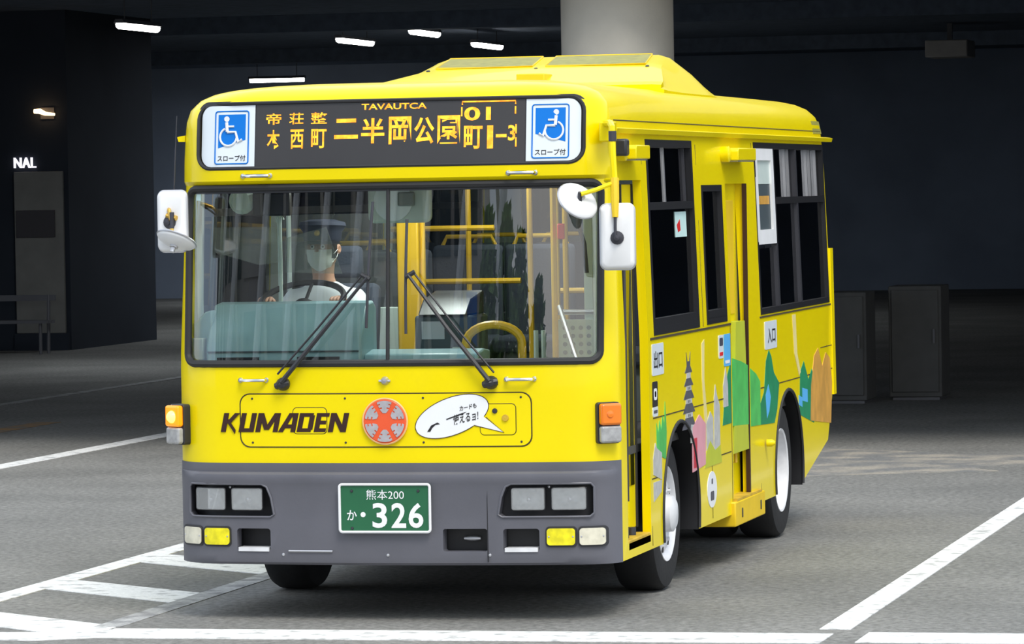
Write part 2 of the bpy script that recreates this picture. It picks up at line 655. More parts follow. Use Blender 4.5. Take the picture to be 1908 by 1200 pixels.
ZL = [.285, .79, 1.10, 1.25, 1.35, 1.6, 1.9, 2.18, 2.20, 2.25, 2.30, 2.42, 2.46, 2.5, 2.53, 2.56, 2.585, 2.61, 2.625, 2.64, 2.65, 2.66, 2.67, 2.68, 2.685, 2.69]
bus = tag(empty('bus', (0, 0, 0)), 'yellow city bus with green licence plate and orange destination display', 'bus')

b = MB()
rings = [[(x, y, z) for x, y in outline(z, 0)] for z in ZL]
n = len(rings[0])
inz = [z for z in ZL if z <= 2.5] + [2.55, 2.60]
rin = []
for z in inz:
    zz = z
    rin.append([(x, y, zz) for x, y in outline(min(z, 2.5) if z <= 2.5 else 2.5, .045 if z <= 2.5 else (.10 if z < 2.58 else .25))])
vs_ = [p for r in rings for p in r]
fs_ = []
for i in range(len(rings) - 1):
    for j in range(n):
        fs_.append((i * n + j, i * n + (j + 1) % n, (i + 1) * n + (j + 1) % n, (i + 1) * n + j))
fs_.append(tuple((len(rings) - 1) * n + j for j in range(n)))
nf_out = len(fs_)
o_ = len(vs_)
vs_ += [p for r in rin for p in r]
for i in range(len(rin) - 1):
    for j in range(n):
        fs_.append((o_ + i * n + j, o_ + (i + 1) * n + j, o_ + (i + 1) * n + (j + 1) % n, o_ + i * n + (j + 1) % n))
fs_.append(tuple(reversed([o_ + (len(rin) - 1) * n + j for j in range(n)])))
nf_in = len(fs_)
for j in range(n):
    fs_.append((j, o_ + j, o_ + (j + 1) % n, (j + 1) % n))
b.add(vs_, fs_)
b.mi = [0] * nf_out + [1] * (nf_in - nf_out) + [0] * n
body = obj('body_shell', b, ['yellow', 'interior'], bus)
body['label'] = 'glossy yellow bus body shell'

WF, WR = 1.73, 5.12                      # axle positions
WX, WRAD = .955, .405
idn = lambda ax: None
ct = MB()
# windscreen opening
ct.prism(rrect(-1.06, 1.075, 1.285, 2.165, .05), lambda u, v, d: (u, d, v), -.5, .32)
cut(body, ct)
ct = MB()
# what the bumper covers
ct.box(-1.125, 1.08, -.4, .18, .1, .76)
ct.box(-1.125, -.62, .10, .33, .1, .76)
# kerb-side windows, entrance and middle door
ct.prism(rrect(1.08, 2.32, 1.37, 2.38, .02), lambda u, v, d: (d, u, v), .8, 1.4)
ct.prism(rrect(2.54, 3.14, 1.375, 2.14, .02), lambda u, v, d: (d, u, v), .8, 1.4)
ct.prism(rrect(4.22, 6.73, 1.375, 2.385, .02), lambda u, v, d: (d, u, v), .8, 1.4)
ct.box(.8, 1.4, .36, .93, .36, 2.17)
ct.box(.8, 1.4, 3.26, 3.80, .30, 2.145)
# off-side windows
ct.prism(rrect(.55, 1.75, 1.40, 2.36, .02), lambda u, v, d: (d, u, v), -1.4, -.8)
ct.prism(rrect(1.95, 4.10, 1.37, 2.38, .02), lambda u, v, d: (d, u, v), -1.4, -.8)
ct.prism(rrect(4.30, 6.60, 1.37, 2.38, .02), lambda u, v, d: (d, u, v), -1.4, -.8)
# rear window
ct.prism(rrect(-.9, .9, 1.45, 2.2, .06), lambda u, v, d: (u, d, v), 6.6, 7.3)
cut(body, ct)
ct = MB()
for yy in (WF, WR):
    ct.lathe([(.50, -1.5), (.50, 1.5)], (0, yy, .40), (1, 0, 0), n=40)
ct.prism([(5.60, .1), (5.60, .30), (6.60, .50), (6.80, .78), (7.3, .80), (7.3, .1)], lambda u, v, d: (d, u, v), -1.5, 1.5)
cut(body, ct)
for s in (1, -1):
    for yy in (WF, WR):
        # dark rubber lip of each arch
        pth = [(s * 1.152, yy + .495 * math.cos(a), .40 + .495 * math.sin(a)) for a in [PI + .22 - (PI + .44) * i / 26 for i in range(27)]]
        obj('arch_lip', MB().tube(pth, .010, 6), 'rubber', bus)
        # wheel housing
        h = MB()
        prof = [(yy + .496 * math.cos(a), .40 + .496 * math.sin(a)) for a in [PI + .24 - (PI + .48) * i / 20 for i in range(21)]]
        g1 = [[(s * 1.148, y, z) for y, z in prof], [(s * .62, y, z) for y, z in prof]]
        h.grid(g1)
        h.add([(s * .62, y, z) for y, z in prof], [tuple(range(21))])
        obj('wheel_housing', h, 'black', bus)
# chassis and floor
obj('floor_pan', MB().box(-1.08, 1.08, .32, 6.8, .78, .82), 'floor_dark', bus, smooth=False)
obj('chassis', MB().box(-.55, .55, .35, 6.6, .34, .78), 'black', bus, smooth=False)
obj('dark_underfloor_box', MB().box(-1.06, 1.00, 2.30, 3.15, .33, .78), 'black', bus, smooth=False)  # plain black boxes added to keep the view under the bus dark
obj('dark_underfloor_box', MB().box(-1.06, .84, 3.2, 4.55, .36, .78), 'black', bus, smooth=False)
obj('dark_tail_box', MB().box(-1.0, 1.0, 5.68, 6.55, .52, .78), 'black', bus, smooth=False)  # black box added to darken the space beneath the tail
obj('axle', MB().tube([(-.95, WF, .40), (.95, WF, .40)], .05), 'black', bus)
obj('axle', MB().tube([(-.95, WR, .40), (.95, WR, .40)], .08), 'black', bus)

# ------------------------------------------------------------------ bus: bumper and lamps
def sweep_front(prof, yend):
    m_ = MB()
    rows = []
    for z, off in prof:
        hw = 1.152 if off > 0 else 1.148
        row = []
        for u in US:
            x = hw * u
            fo = 1 - max(0, abs(u) - .80) / .20
            y = interp(z, RKT) + Fc(x, hw) - (max(.007, off * max(0, fo) ** .5) if off > 0 else off)
            if y < yend or u < 0:
                row.append((x, y, z))
            else:
                row.append((x, yend, z))
        rows.append([(-hw, .40, z)] + row)
    k, w_ = len(rows), len(rows[0])
    fs = []
    for i in range(k):
        i2 = (i + 1) % k
        for j in range(w_ - 1):
            fs.append((i * w_ + j, i * w_ + j + 1, i2 * w_ + j + 1, i2 * w_ + j))
    fs.append(tuple(i * w_ for i in range(k)))
    fs.append(tuple(reversed([i * w_ + w_ - 1 for i in range(k)])))
    m_.add([q for r in rows for q in r], fs)
    return m_


bumper = obj('bumper', sweep_front([(.283, -.045), (.283, .004), (.295, .020), (.33, .029), (.50, .031), (.66, .032), (.690, .040), (.715, .046), (.735, .042), (.745, .028), (.747, .006),
                                    (.770, .004), (.790, .006), (.790, -.045), (.5, -.045)], .215), 'grey_bumper', bus)
bumper['label'] = 'dark grey wrap-around front bumper'
ct = MB()
yfn = lambda u, v, d: (u, d, v)


def lampshape(s):
    q = [(.575, .535), (.595, .522), (1.025, .522), (1.045, .540), (1.045, .668), (1.030, .686), (.640, .686), (.612, .672), (.590, .62)]
    return [(s * u, v) for u, v in q]


for s in (1, -1):
    ct.prism(lampshape(s), yfn, -.2, .3)
    a, c_ = (.597, .776)
    ct.prism(rrect(min(s * a, s * c_), max(s * a, s * c_), .352, .464, .015), yfn, -.2, .3)
ct.prism(rrect(.296, .518, .353, .465, .012), yfn, -.2, .3)
cut(bumper, ct)
for s in (1, -1):
    # dark lamp box behind the opening, with a rim line around it
    us = [s * (.56 + .50 * i / 12) for i in range(13)]
    hs = MB().columns(us, lambda u: .505, lambda u: .70, fm, -.095, -.060)
    house = obj('headlight_housing', hs, 'dark_plastic', bus)
    obj('housing_rim', MB().tube([fm(u, v, .034) for u, v in dense(lampshape(s))], .006, 6, closed=True), 'grey_bumper', house)
    for a, c_ in ((.640, .803), (.839, 1.006)):
        x0, x1 = min(s * a, s * c_), max(s * a, s * c_)
        cx, cz, hx, hz = (x0 + x1) / 2, .610, (x1 - x0) / 2, .054
        # shallow square bowl
        gr = []
        for i in range(11):
            row = []
            for j in range(11):
                u, v = -1 + 2 * i / 10, -1 + 2 * j / 10
                dep = -.012 + .026 * max(abs(u), abs(v)) ** 2.2 - .010 * (1 - min(1, u * u + v * v))
                row.append(fm(cx + u * hx, cz + v * hz, dep + .004))
            gr.append(row)
        hl = obj('headlight', MB().grid(gr), 'reflector', bus)
        obj('bulb', MB().lathe([(0, -.020), (.010, -.018), (.014, -.008), (.014, .004), (.008, .016), (0, .018)], fm(cx, cz - .004, .0), (0, -1, 0), 12), 'chrome', hl)
        us2, lo, hi = rr_cols(x0, x1, cz - hz, cz + hz, .012, 10)
        obj('lens', MB().columns(us2, lo, hi, fm, .022, .027), 'lamp_glass', hl)
        obj('lens_frame', MB().tube([fm(u, v, .022) for u, v in dense(rrect(x0, x1, cz - hz, cz + hz, .012, 4))], .005, 6, closed=True), 'black', hl)
    # lens screw between the lamps
    obj('bolt', MB().lathe([(0, .012), (.006, .010), (.008, 0), (.008, -.03)], fm(s * .820, .668, -.01), (0, -1, 0), 8), 'silver', bus)
    # fog and marker lamps
    for a, c_, mt, nm in ((.815, .953, 'fog_yellow', 'fog_light'), (.975, 1.094, 'cream_lens', 'parking_light')):
        x0, x1 = min(s * a, s * c_), max(s * a, s * c_)
        us2, lo, hi = rr_cols(x0 - .008, x1 + .008, .372, .474, .02, 10)
        fl = obj(nm, MB().columns(us2, lo, hi, fm, .0, .034), 'dark_plastic', bus)
        us2, lo, hi = rr_cols(x0, x1, .382, .465, .016, 10)
        obj('lens', MB().columns(us2, lo, hi, fm, .0, .044), mt, fl, bevel=.006)
        obj('screw', MB().lathe([(0, .003), (.004, .002), (.005, 0)], fm(x1 - .010, .424, .044), (0, -1, 0), 8), 'silver', fl)
        obj('screw', MB().lathe([(0, .003), (.004, .002), (.005, 0)], fm(x0 + .010, .424, .044), (0, -1, 0), 8), 'silver', fl)
    # tow opening with its pale lower plate
    x0, x1 = min(s * .585, s * .788), max(s * .585, s * .788)
    slot = obj('tow_slot', MB().columns([x0 + (x1 - x0) * i / 4 for i in range(5)], lambda u: .34, lambda u: .475, fm, -.10, -.07), 'black', bus)
    obj('slot_plate', MB().columns([x0 + .02 + (x1 - x0 - .04) * i / 4 for i in range(5)], lambda u: .350, lambda u: .370, fm, -.06, .036), 'rim_white', slot)
slot = obj('tow_slot', MB().columns([.28 + .25 * i / 4 for i in range(5)], lambda u: .34, lambda u: .475, fm, -.10, -.07), 'black', bus)
obj('slot_latch', MB().lathe([(0, -.045), (.008, -.042), (.013, -.01), (.013, .01), (.008, .042), (0, .045)], fm(.425, .412, -.05), (1, 0, 0), 12), 'silver', slot)
obj('bumper_cover_line', MB().tube([fm(-.50 + .23 * i / 6, .353 - .012 * (i in (0, 6)) * 0, .034) for i in range(7)], .006, 6), 'silver', bumper)
obj('bumper_joint', MB().tube([fm(.52, .30 + .40 * i / 6, .029) for i in range(7)], .0035, 5), 'dark_plastic', bumper)
for x in (-.53, .015, .53):
    obj('bolt', MB().lathe([(0, .006), (.007, .004), (.009, 0)], fm(x, .335, .028), (0, -1, 0), 8), 'silver', bumper)

# licence plate
pf = lambda u, v, d: (u, -.052 - d, v)
plate = obj('licence_plate', MB().prism(rrect(-.222, .240, .452, .688, .012), pf, -.02, 0), 'plate_green', bus, smooth=False)
plate['label'] = 'green licence plate with white figures'
obj('plate_frame', MB().tube([pf(u, v, .004) for u, v in rrect(-.222, .240, .452, .688, .014)], .007, 6, closed=True), 'white_paint', plate)
obj('plate_text', text_mb('熊本200', pf, (-.085, .108, .612, .662), .0, d=.002), 'print_white', plate, smooth=False)
obj('plate_text', text_mb('か', pf, (-.185, -.135, .510, .560), .012, d=.002), 'print_white', plate, smooth=False)
obj('plate_dot', MB().lathe([(0, .002), (.013, .002), (.013, 0)], (-.103, -.052, .538), (0, -1, 0), 14), 'print_white', plate)
for ch, x0 in (('3', -.055), ('2', .042), ('6', .130)):
    obj('plate_text', text_mb(ch, pf, (x0, x0 + .075, .472, .596), .020, d=.002), 'print_white', plate, smooth=False)
for x, z in ((-.16, .655), (.18, .655), (-.16, .47)):
    obj('bolt', MB().lathe([(0, .006), (.006, .005), (.008, 0)], pf(x, z, 0), (0, -1, 0), 8), 'steel_dark', plate)
obj('plate_bracket', MB().box(-.15, .17, -.05, .02, .50, .64), 'black', plate, smooth=False)

# ------------------------------------------------------------------ bus: lower front panel
def seam_loop(name, x0, x1, z0, z1, r, parent, w=.0035):
    return obj(name, MB().tube([fm(u, v, .0005) for u, v in dense(rrect(x0, x1, z0, z1, r))], w, 5, closed=True), 'seam', parent)


us, lo, hi = rr_cols(-.752, .738, .873, 1.132, .05, 30)
hatch = obj('service_hatch', MB().columns(us, lo, hi, fm, -.01, .003), 'yellow', bus)
seam_loop('hatch_seam', -.755, .741, .870, 1.135, .05, hatch)
for x0, x1, z0, z1 in ((-.472, -.298, .938, 1.065), (.488, .662, .928, 1.078)):
    us, lo, hi = rr_cols(x0, x1, z0, z1, .02, 8)
    fl = obj('filler_flap', MB().columns(us, lo, hi, fm, 0, .005), 'yellow', bus)
    seam_loop('flap_seam', x0 - .002, x1 + .002, z0 - .002, z1 + .002, .022, fl, .004)
obj('flap_lock', MB().lathe([(0, .010), (.012, .009), (.014, 0)], fm(.560, 1.045, .004), (0, -1, 0), 12), 'steel_dark', bus)
obj('flap_lock', MB().lathe([(0, .012), (.016, .010), (.018, 0)], fm(.612, 1.010, .004), (0, -1, 0), 12), 'yellow_dusty', bus)
for x in (-.69, -.20, .20, .69):
    for z in (.892, 1.112):
        obj('screw', MB().lathe([(0, .004), (.005, .003), (.006, 0)], fm(x, z, .003), (0, -1, 0), 8), 'steel_dark', bus)
# operator lettering
def stroke_letters():
    m_ = MB()
    z0, z1 = .945, 1.040
    hgt = z1 - z0

    def seg(x, a, c_, w_, e=0.0):
        (u0_, v0_), (u1_, v1_) = a, c_
        dx, dz = u1_ - u0_, v1_ - v0_
        if abs(dz) > abs(dx) * 1.2:
            q = [(u0_ - w_ / 2, v0_), (u0_ + w_ / 2, v0_), (u1_ + w_ / 2, v1_), (u1_ - w_ / 2, v1_)]
        else:
            w2 = w_ * .72
            q = [(u0_, v0_ - w2 / 2), (u1_, v1_ - w2 / 2), (u1_, v1_ + w2 / 2), (u0_, v0_ + w2 / 2)]
        lv = .0062 + .0002 * (len(m_.f) % 7)
        m_.prism([(x + u + .22 * v, z0 + v) for u, v in q], fm, .0, lv)
    H = hgt
    t = .026
    h = t * .36
    L = [('K', -.862, .080, [((t / 2, 0), (t / 2, H)), ((.072, H), (.030, H * .45)), ((.028, H * .58), (.078, 0))]),
         ('U', -.766, .082, [((t / 2, 0), (t / 2, H)), ((.068, 0), (.068, H)), ((0, h), (.08, h))]),
         ('M', -.676, .118, [((t / 2, 0), (t / 2, H)), ((.106, 0), (.106, H)), ((.016, H), (.058, H * .12)), ((.100, H), (.058, H * .12))]),
         ('A', -.552, .086, [((.010, 0), (.054, H)), ((.076, 0), (.076, H)), ((.03, H * .30), (.076, H * .30)), ((.045, H - h), (.088, H - h))]),
         ('D', -.456, .080, [((t / 2, 0), (t / 2, H)), ((.068, H * .12), (.068, H * .88)), ((0, h), (.074, h)), ((0, H - h), (.074, H - h))]),
         ('E', -.366, .066, [((t / 2, 0), (t / 2, H)), ((0, h), (.062, h)), ((0, H / 2), (.056, H / 2)), ((0, H - h), (.066, H - h))]),
         ('N', -.292, .092, [((t / 2, 0), (t / 2, H)), ((.080, 0), (.080, H)), ((.014, H), (.078, 0))])]
    for nm, x, wd, st in L:
        for a_, c_ in st:
            seg(x, a_, c_, t)
    return m_


lett = obj('lettering', stroke_letters(), 'print_brown', bus, smooth=False)
lett['label'] = 'dark slanted KUMADEN lettering'
# round emblem
ex, ez = .008, .998
disc = MB().lathe([(0, .024), (.105, .022), (.112, .016), (.115, 0)], (ex, 0, ez), (0, -1, 0), 40)
emb = obj('emblem', disc, 'emblem_orange', bus)
emb['label'] = 'round orange emblem with grey petals'
obj('emblem_rim', MB().tube([(ex + .112 * math.cos(a), -.014, ez + .112 * math.sin(a)) for a in [i * 2 * PI / 40 for i in range(40)]], .006, 6, closed=True), 'emblem_rim', emb)
efn = lambda u, v, d: (ex + u, -.0225 - d, ez + v)
for k in range(6):
    a0 = PI / 2 + k * PI / 3
    pts = []
    for r_, w_ in ((.042, .20), (.060, .36), (.064, .36), (.064, .18), (.071, .18), (.071, .37), (.084, .38), (.084, .25), (.090, .25), (.090, .40), (.101, .38)):
        pts.append((r_, w_))
    L = [(r_ * math.cos(a0 - w_), r_ * math.sin(a0 - w_)) for r_, w_ in pts]
    top = [(.102 * math.cos(a0 + t), .102 * math.sin(a0 + t)) for t in (-.25, -.12, 0, .12, .25)]
    Rr = [(r_ * math.cos(a0 + w_), r_ * math.sin(a0 + w_)) for r_, w_ in reversed(pts)]
    obj('emblem_petal', MB().prism(L + top + Rr, efn, 0, .003), 'emblem_grey', emb, smooth=False)
# speech bubble print
bc, bz, ba, bb, bt = .345, 1.020, .185, .096, .28
us = [bc - ba + 2 * ba * i / 40 for i in range(41)]


def ell(u, sgn):
    t = max(-1, min(1, (u - bc) / ba))
    return bz + bt * (u - bc) + sgn * bb * math.sqrt(max(0, 1 - t * t))


bub = obj('speech_bubble', MB().columns(us, lambda u: ell(u, -1), lambda u: ell(u, 1), fm, 0, .0068), 'print_white', bus, smooth=False)
bub['label'] = 'white printed speech bubble'
obj('bubble_tail', MB().prism([(.455, .975), (.605, .938), (.500, 1.02)], fm, .003, .0066), 'print_white', bub, smooth=False)
obj('bubble_outline', MB().tube([fm(u, v, .0062) for u, v in [(bc + ba * math.cos(a), bz + bt * ba * math.cos(a) + bb * math.sin(a)) for a in [-.95 + .45 + i * (2 * PI - .45) / 48 for i in range(49)]]], .0022, 4), 'print_brown', bub)
obj('bubble_outline', MB().tube([fm(u, v, .0062) for u, v in [(.455, .975), (.605, .938), (.515, 1.015)]], .0022, 4), 'print_brown', bub)


def tilt(u, v, d):
    return fm(u, v + .20 * (u - .42), d)


obj('bubble_text', text_mb('カードも', tilt, (.385, .470, 1.052, 1.076), .02, d=.0085), 'print_black', bub, smooth=False)
obj('bubble_text', text_mb('使えるョ!', tilt, (.352, .478, .990, 1.040), .015, d=.0085), 'print_black', bub, smooth=False)
obj('bubble_mark', MB().prism([(.22, .944), (.24, .975), (.272, .990), (.285, .982), (.262, .978), (.245, .962), (.236, .945)], fm, .006, .0085), 'print_black', bub, smooth=False)
obj('bubble_mark', MB().prism([(.318, 1.002), (.40, 1.030), (.42, 1.042), (.40, 1.037), (.318, 1.008)], fm, .006, .0085), 'print_black', bub, smooth=False)


# chrome grab handles
for x0, x1, z in ((-.730, -.585, 2.224), (.636, .770, 2.216), (-.750, -.612, 1.204), (.620, .757, 1.200)):
    h = MB().tube([fm(x0, z, .0), fm(x0 + .008, z, .022), fm(x0 + .03, z, .032), fm((x0 + x1) / 2, z, .034), fm(x1 - .03, z, .032), fm(x1 - .008, z, .022), fm(x1, z, 0)], .009, 8)
    h.lathe([(0, .008), (.012, .006), (.015, 0)], fm(x0, z, 0), (0, -1, 0), 10)
    h.lathe([(0, .008), (.012, .006), (.015, 0)], fm(x1, z, 0), (0, -1, 0), 10)
    obj('grab_handle', h, 'chrome', bus)
nz = MB().lathe([(0, .022), (.014, .020), (.018, .008), (.022, 0)], fm(.007, 1.198, 0), (0, -1, 0), 14)
nz.tube([fm(-.022, 1.198, .006), fm(.036, 1.198, .006)], .006, 6)
obj('washer_nozzle', nz, 'silver', bus)

# turn signals on the front corners
for s in (1, -1):
    tsn = empty('turn_signal', (1.098, .135, .978) if s > 0 else (-1.108, .165, .978), bus)
    tsn.rotation_euler = (0, 0, s * math.radians(38))
    obj('bezel', MB().prism(rrect(-.062, .062, -.102, .102, .015), lambda u, v, d: (u, d, v), -.025, .05 if s > 0 else .07), 'dark_plastic', tsn, bevel=.004)
    lit = s < 0
    obj('amber_lens', MB().prism(rrect(-.056, .056, -.010, .097, .014), lambda u, v, d: (u, d, v), -.062, -.02), 'amber_lit' if lit else 'amber', tsn, bevel=.012)
    obj('clear_lens', MB().prism(rrect(-.056, .056, -.097, -.014, .014), lambda u, v, d: (u, d, v), -.058, -.02), 'clear_lamp', tsn, bevel=.010)
    if lit:
        obj('bulb', MB().lathe([(0, .030), (.018, .026), (.030, .012), (.033, 0)], (0.01, -.058, .040), (0, -1, 0), 14), 'bulb_lit', tsn)
    else:
        obj('bulb', MB().lathe([(0, .012), (.016, .010), (.022, 0)], (-.01, -.058, .045), (0, -1, 0), 14), 'amber', tsn)

# ------------------------------------------------------------------ bus: windscreen
def pane(name, x0, x1, z0, z1, parent, m='windshield_glass'):
    gr = []
    uu = [x0 + (x1 - x0) * i / 28 for i in range(29)]
    a = MB()
    a.grid([[fm(u, z0 + (z1 - z0) * j / 10, -.014) for j in range(11)] for u in uu])
    return obj(name, a, m, parent)


ws = obj('windscreen', MB().tube([fm(u, v, -.002) for u, v in dense(rrect(-1.06, 1.075, 1.285, 2.165, .05))], .019, 8, closed=True), 'rubber', bus)
ws['label'] = 'large two-pane windscreen in black rubber'
pane('windscreen_pane', -1.07, .016, 1.275, 2.175, ws)
pane('windscreen_pane', .024, 1.085, 1.275, 2.175, ws)
obj('centre_bar', MB().tube([fm(.020, 1.285 + .885 * i / 8, -.008) for i in range(9)], .010, 8), 'rubber', ws)
obj('top_band', MB().columns([-1.05 + 2.11 * i / 24 for i in range(25)], lambda u: 2.138, lambda u: 2.175, fm, -.012, -.004), 'dark_plastic', ws)
obj('sticker', MB().prism([(-1.015, 2.105), (-.985, 2.105), (-.985, 2.148), (-1.015, 2.148)], fm, -.013, -.011), 'paper', ws, smooth=False)

# wipers
for piv, tip, b0, b1 in (((-.520, 1.185), (-.070, 1.712), (-.053, 2.085), (-.085, 1.46)), ((.545, 1.185), (.138, 1.722), (.122, 1.995), (.118, 1.43))):
    w_ = MB().lathe([(0, .050), (.020, .046), (.032, .03), (.034, 0)], fm(piv[0], piv[1], 0), (0, -1, 0), 16)
    w_.tube([fm(piv[0] - .035, piv[1] - .01, .018), fm(piv[0], piv[1], .03), fm(piv[0] + .035, piv[1] + .006, .022)], [.018, .024, .018], 8)
    wp = obj('wiper', w_, 'dark_plastic', bus)
    dx = .022 if piv[0] < 0 else -.022
    obj('wiper_arm', MB().tube([fm(piv[0], piv[1] + .01, .045), fm((piv[0] + tip[0]) / 2, (piv[1] + tip[1]) / 2, .058), fm(tip[0], tip[1], .05)], [.013, .011, .008], 6), 'dark_plastic', wp)
    obj('wiper_rod', MB().tube([fm(piv[0] - dx, piv[1] + .05, .035), fm((piv[0] + tip[0]) / 2 - dx * 1.6, (piv[1] + tip[1]) / 2 + .01, .05), fm(tip[0] - dx * 1.2, tip[1] + .012, .046)], .0055, 6), 'dark_plastic', wp)
    obj('wiper_joint', MB().tube([fm(tip[0] + dx * .5, tip[1] - .01, .045), fm(tip[0] - dx * 1.5, tip[1] + .014, .045)], .012, 8), 'dark_plastic', wp)
    obj('wiper_blade', MB().tube([fm(b0[0] + (b1[0] - b0[0]) * i / 10, b0[1] + (b1[1] - b0[1]) * i / 10, .012 + .014 * math.sin(PI * i / 10)) for i in range(11)], .0075, 6), 'steel_dark', wp)

# ------------------------------------------------------------------ bus: destination display in the header
def fs(u, v, d):
    return (u, Fc(u, 1.12) + .052 + (v - 2.26) * .14 - d, v)


ct = MB().prism(rrect(-.985, 1.008, 2.262, 2.588, .075), yfn, -.4, .30)
cut(body, ct)
us, lo, hi = rr_cols(-1.0, 1.022, 2.25, 2.60, .075, 30)
sign = obj('destination_display', MB().columns(us, lo, hi, fs, -.04, -.003), 'dark_plastic', bus)
sign['label'] = 'orange LED destination display in black frame'
obj('display_gasket', MB().tube([fm(u, v, -.004) for u, v in dense(rrect(-.985, 1.008, 2.262, 2.588, .075))], .009, 6, closed=True), 'rubber', sign)
us = [-.666 + 1.382 * i / 24 for i in range(25)]
obj('led_panel', MB().columns(us, lambda u: 2.268, lambda u: 2.580, fs, -.004, .0), 'led_panel', sign)
us, lo, hi = rr_cols(-.968, .99, 2.272, 2.578, .06, 60)
wl = [u for u in us if u < -.672] + [-.672]
wr = [.722] + [u for u in us if u > .722]
wpl = obj('access_panel', MB().columns(wl, lo, hi, fs, -.004, .001), 'sign_white', sign)
wpr = obj('access_panel', MB().columns(wr, lo, hi, fs, -.004, .001), 'sign_white', sign)


def wheelchair(cx, fl, par):
    """accessibility symbol sticker; fl mirrors it"""
    z0, z1, hw = 2.283, 2.552, .094
    f = lambda u, v, d: fs(cx + fl * u, v, d)
    bx = MB().tube([f(u, v, .002) for u, v in rrect(-hw + .004, hw - .004, z0 + .004, z1 - .002, .012)], .0035, 5, closed=True)
    obj('sticker_border', bx, 'print_blue', par)
    obj('sticker_field', MB().prism([(-.074, 2.366), (.074, 2.406), (.074, z1 - .018), (-.074, z1 - .018)], f, .001, .0025), 'print_blue', par, smooth=False)
    s_ = MB()
    s_.lathe([(0, .001), (.014, .001), (.014, 0)], f(-.028, 2.512, .003), (0, -1, 0), 18)

    def flat(path, w):
        s_.tube([f(u, v, .0032) for u, v in path], w, 6)
    flat([(-.028, 2.495), (-.024, 2.448)], .0085)
    flat([(-.026, 2.474), (.012, 2.474)], .0055)
    flat([(-.024, 2.446), (.020, 2.446), (.036, 2.396), (.056, 2.408)], .007)
    flat([(-.018 + .045 * math.cos(a), 2.422 + .045 * math.sin(a)) for a in [2.0 + i * (2 * PI - 2.05) / 24 for i in range(25)]], .0055)
    for i, q in enumerate(s_.v):
        pass
    obj('wheelchair_symbol', s_, 'print_white', par)
    ff = lambda u, v, d: fs(cx + u, v, d)
    obj('sticker_text', text_mb('スロープ付', ff, (-.076, .076, 2.300, 2.330), .012, d=.0025), 'print_black', par, smooth=False)


wheelchair(-.796, 1, wpl)
wheelchair(.842, -1, wpr)
LED = [('TAVAUTCA', (-.112, .222, 2.542, 2.572), .02), ('帝', (-.612, -.532, 2.478, 2.535), .012), ('荘', (-.490, -.414, 2.478, 2.535), .012), ('整', (-.376, -.290, 2.478, 2.535), .012),
       ('本', (-.606, -.538, 2.356, 2.452), .015), ('西', (-.482, -.412, 2.356, 2.452), .015), ('町', (-.372, -.292, 2.356, 2.452), .015),
       ('二', (-.252, -.128, 2.400, 2.500), .03), ('半', (-.112, .008, 2.375, 2.500), .02), ('岡', (.030, .145, 2.368, 2.505), .02), ('公', (.160, .262, 2.368, 2.500), .025), ('園', (.278, .392, 2.366, 2.506), .015),
       ('01', (.412, .545, 2.478, 2.545), .025), ('町', (.412, .505, 2.338, 2.452), .02), ('1', (.528, .558, 2.338, 2.452), .03), ('-', (.572, .625, 2.392, 2.408), .02), ('3', (.632, .668, 2.375, 2.452), .02)]
for s_, bx, bo in LED:
    obj('led_text', text_mb(s_, fs, bx, bo, d=.0012), 'led_orange', sign, smooth=False)
for path in ([(.402, 2.556), (.402, 2.572), (.668, 2.572), (.668, 2.556)], [(.668, 2.545), (.668, 2.508)], [(.672, 2.455), (.672, 2.41)], [(.672, 2.39), (.672, 2.345)], [(.40, 2.545), (.40, 2.50)]):
    obj('led_text', MB().tube([fs(u, v, .002) for u, v in path], .004, 5), 'led_orange', sign)

# ------------------------------------------------------------------ bus: roof unit, drip rail, roof marks
unit = MB()
# station y, base left/right, top left/right, base z, top z
sec = [(2.30, -.84, .98, -.80, .94, 2.640, 2.690), (2.45, -.86, .98, -.74, .92, 2.635, 2.715), (2.90, -.90, .985, -.50, .82, 2.63, 2.812), (3.50, -.92, .985, -.56, .74, 2.63, 2.886),
       (3.66, -.92, .985, -.60, .72, 2.63, 2.888), (3.88, -.92, .98, -.66, .70, 2.62, 2.800), (3.98, -.90, .965, -.78, .84, 2.62, 2.690)]


def usec(y):
    for (a, c_) in zip(sec, sec[1:]):
        if a[0] <= y <= c_[0]:
            t = (y - a[0]) / (c_[0] - a[0])
            return [p_ + (q_ - p_) * t for p_, q_ in zip(a, c_)]


rows = []
for y in (2.30, 2.38, 2.45, 2.6, 2.75, 2.90, 3.1, 3.3, 3.42, 3.50, 3.58, 3.66, 3.72, 3.80, 3.88, 3.94, 3.98):
    _, bl, br, tl, tr_, zb, zt = usec(y)
    h_ = zt - zb
    rows.append([(bl, y, zb), (bl, y, zb + .02), (bl * .55 + tl * .45, y, zb + h_ * .52), (tl - .025, y, zt - h_ * .07), (tl + .03, y, zt), ((tl + tr_) / 2, y, zt + .003), (tr_ - .03, y, zt), (tr_ + .025, y, zt - h_ * .07),
                 (br * .55 + tr_ * .45, y, zb + h_ * .56), (br, y, zb + .02), (br, y, zb)])
unit.grid(rows)
k = len(rows[0])
nr = len(rows)
unit.f.append(tuple(range(k)))
unit.f.append(tuple((nr - 1) * k + j for j in reversed(range(k))))
unit.f += [((i + 1) * k, i * k, i * k + k - 1, (i + 1) * k + k - 1) for i in range(nr - 1)]
unit.mi = [0] * len(unit.f)
ac = obj('roof_unit', unit, 'yellow', bus, ang=28)
ac['label'] = 'sloped yellow air-conditioning cover on the roof'


def ut(y, u):               # point on the roof unit's sloped top; u in 0..1 across
    _, bl, br, tl, tr_, zb, zt = usec(y)
    return (tl + (tr_ - tl) * u, y, zt)


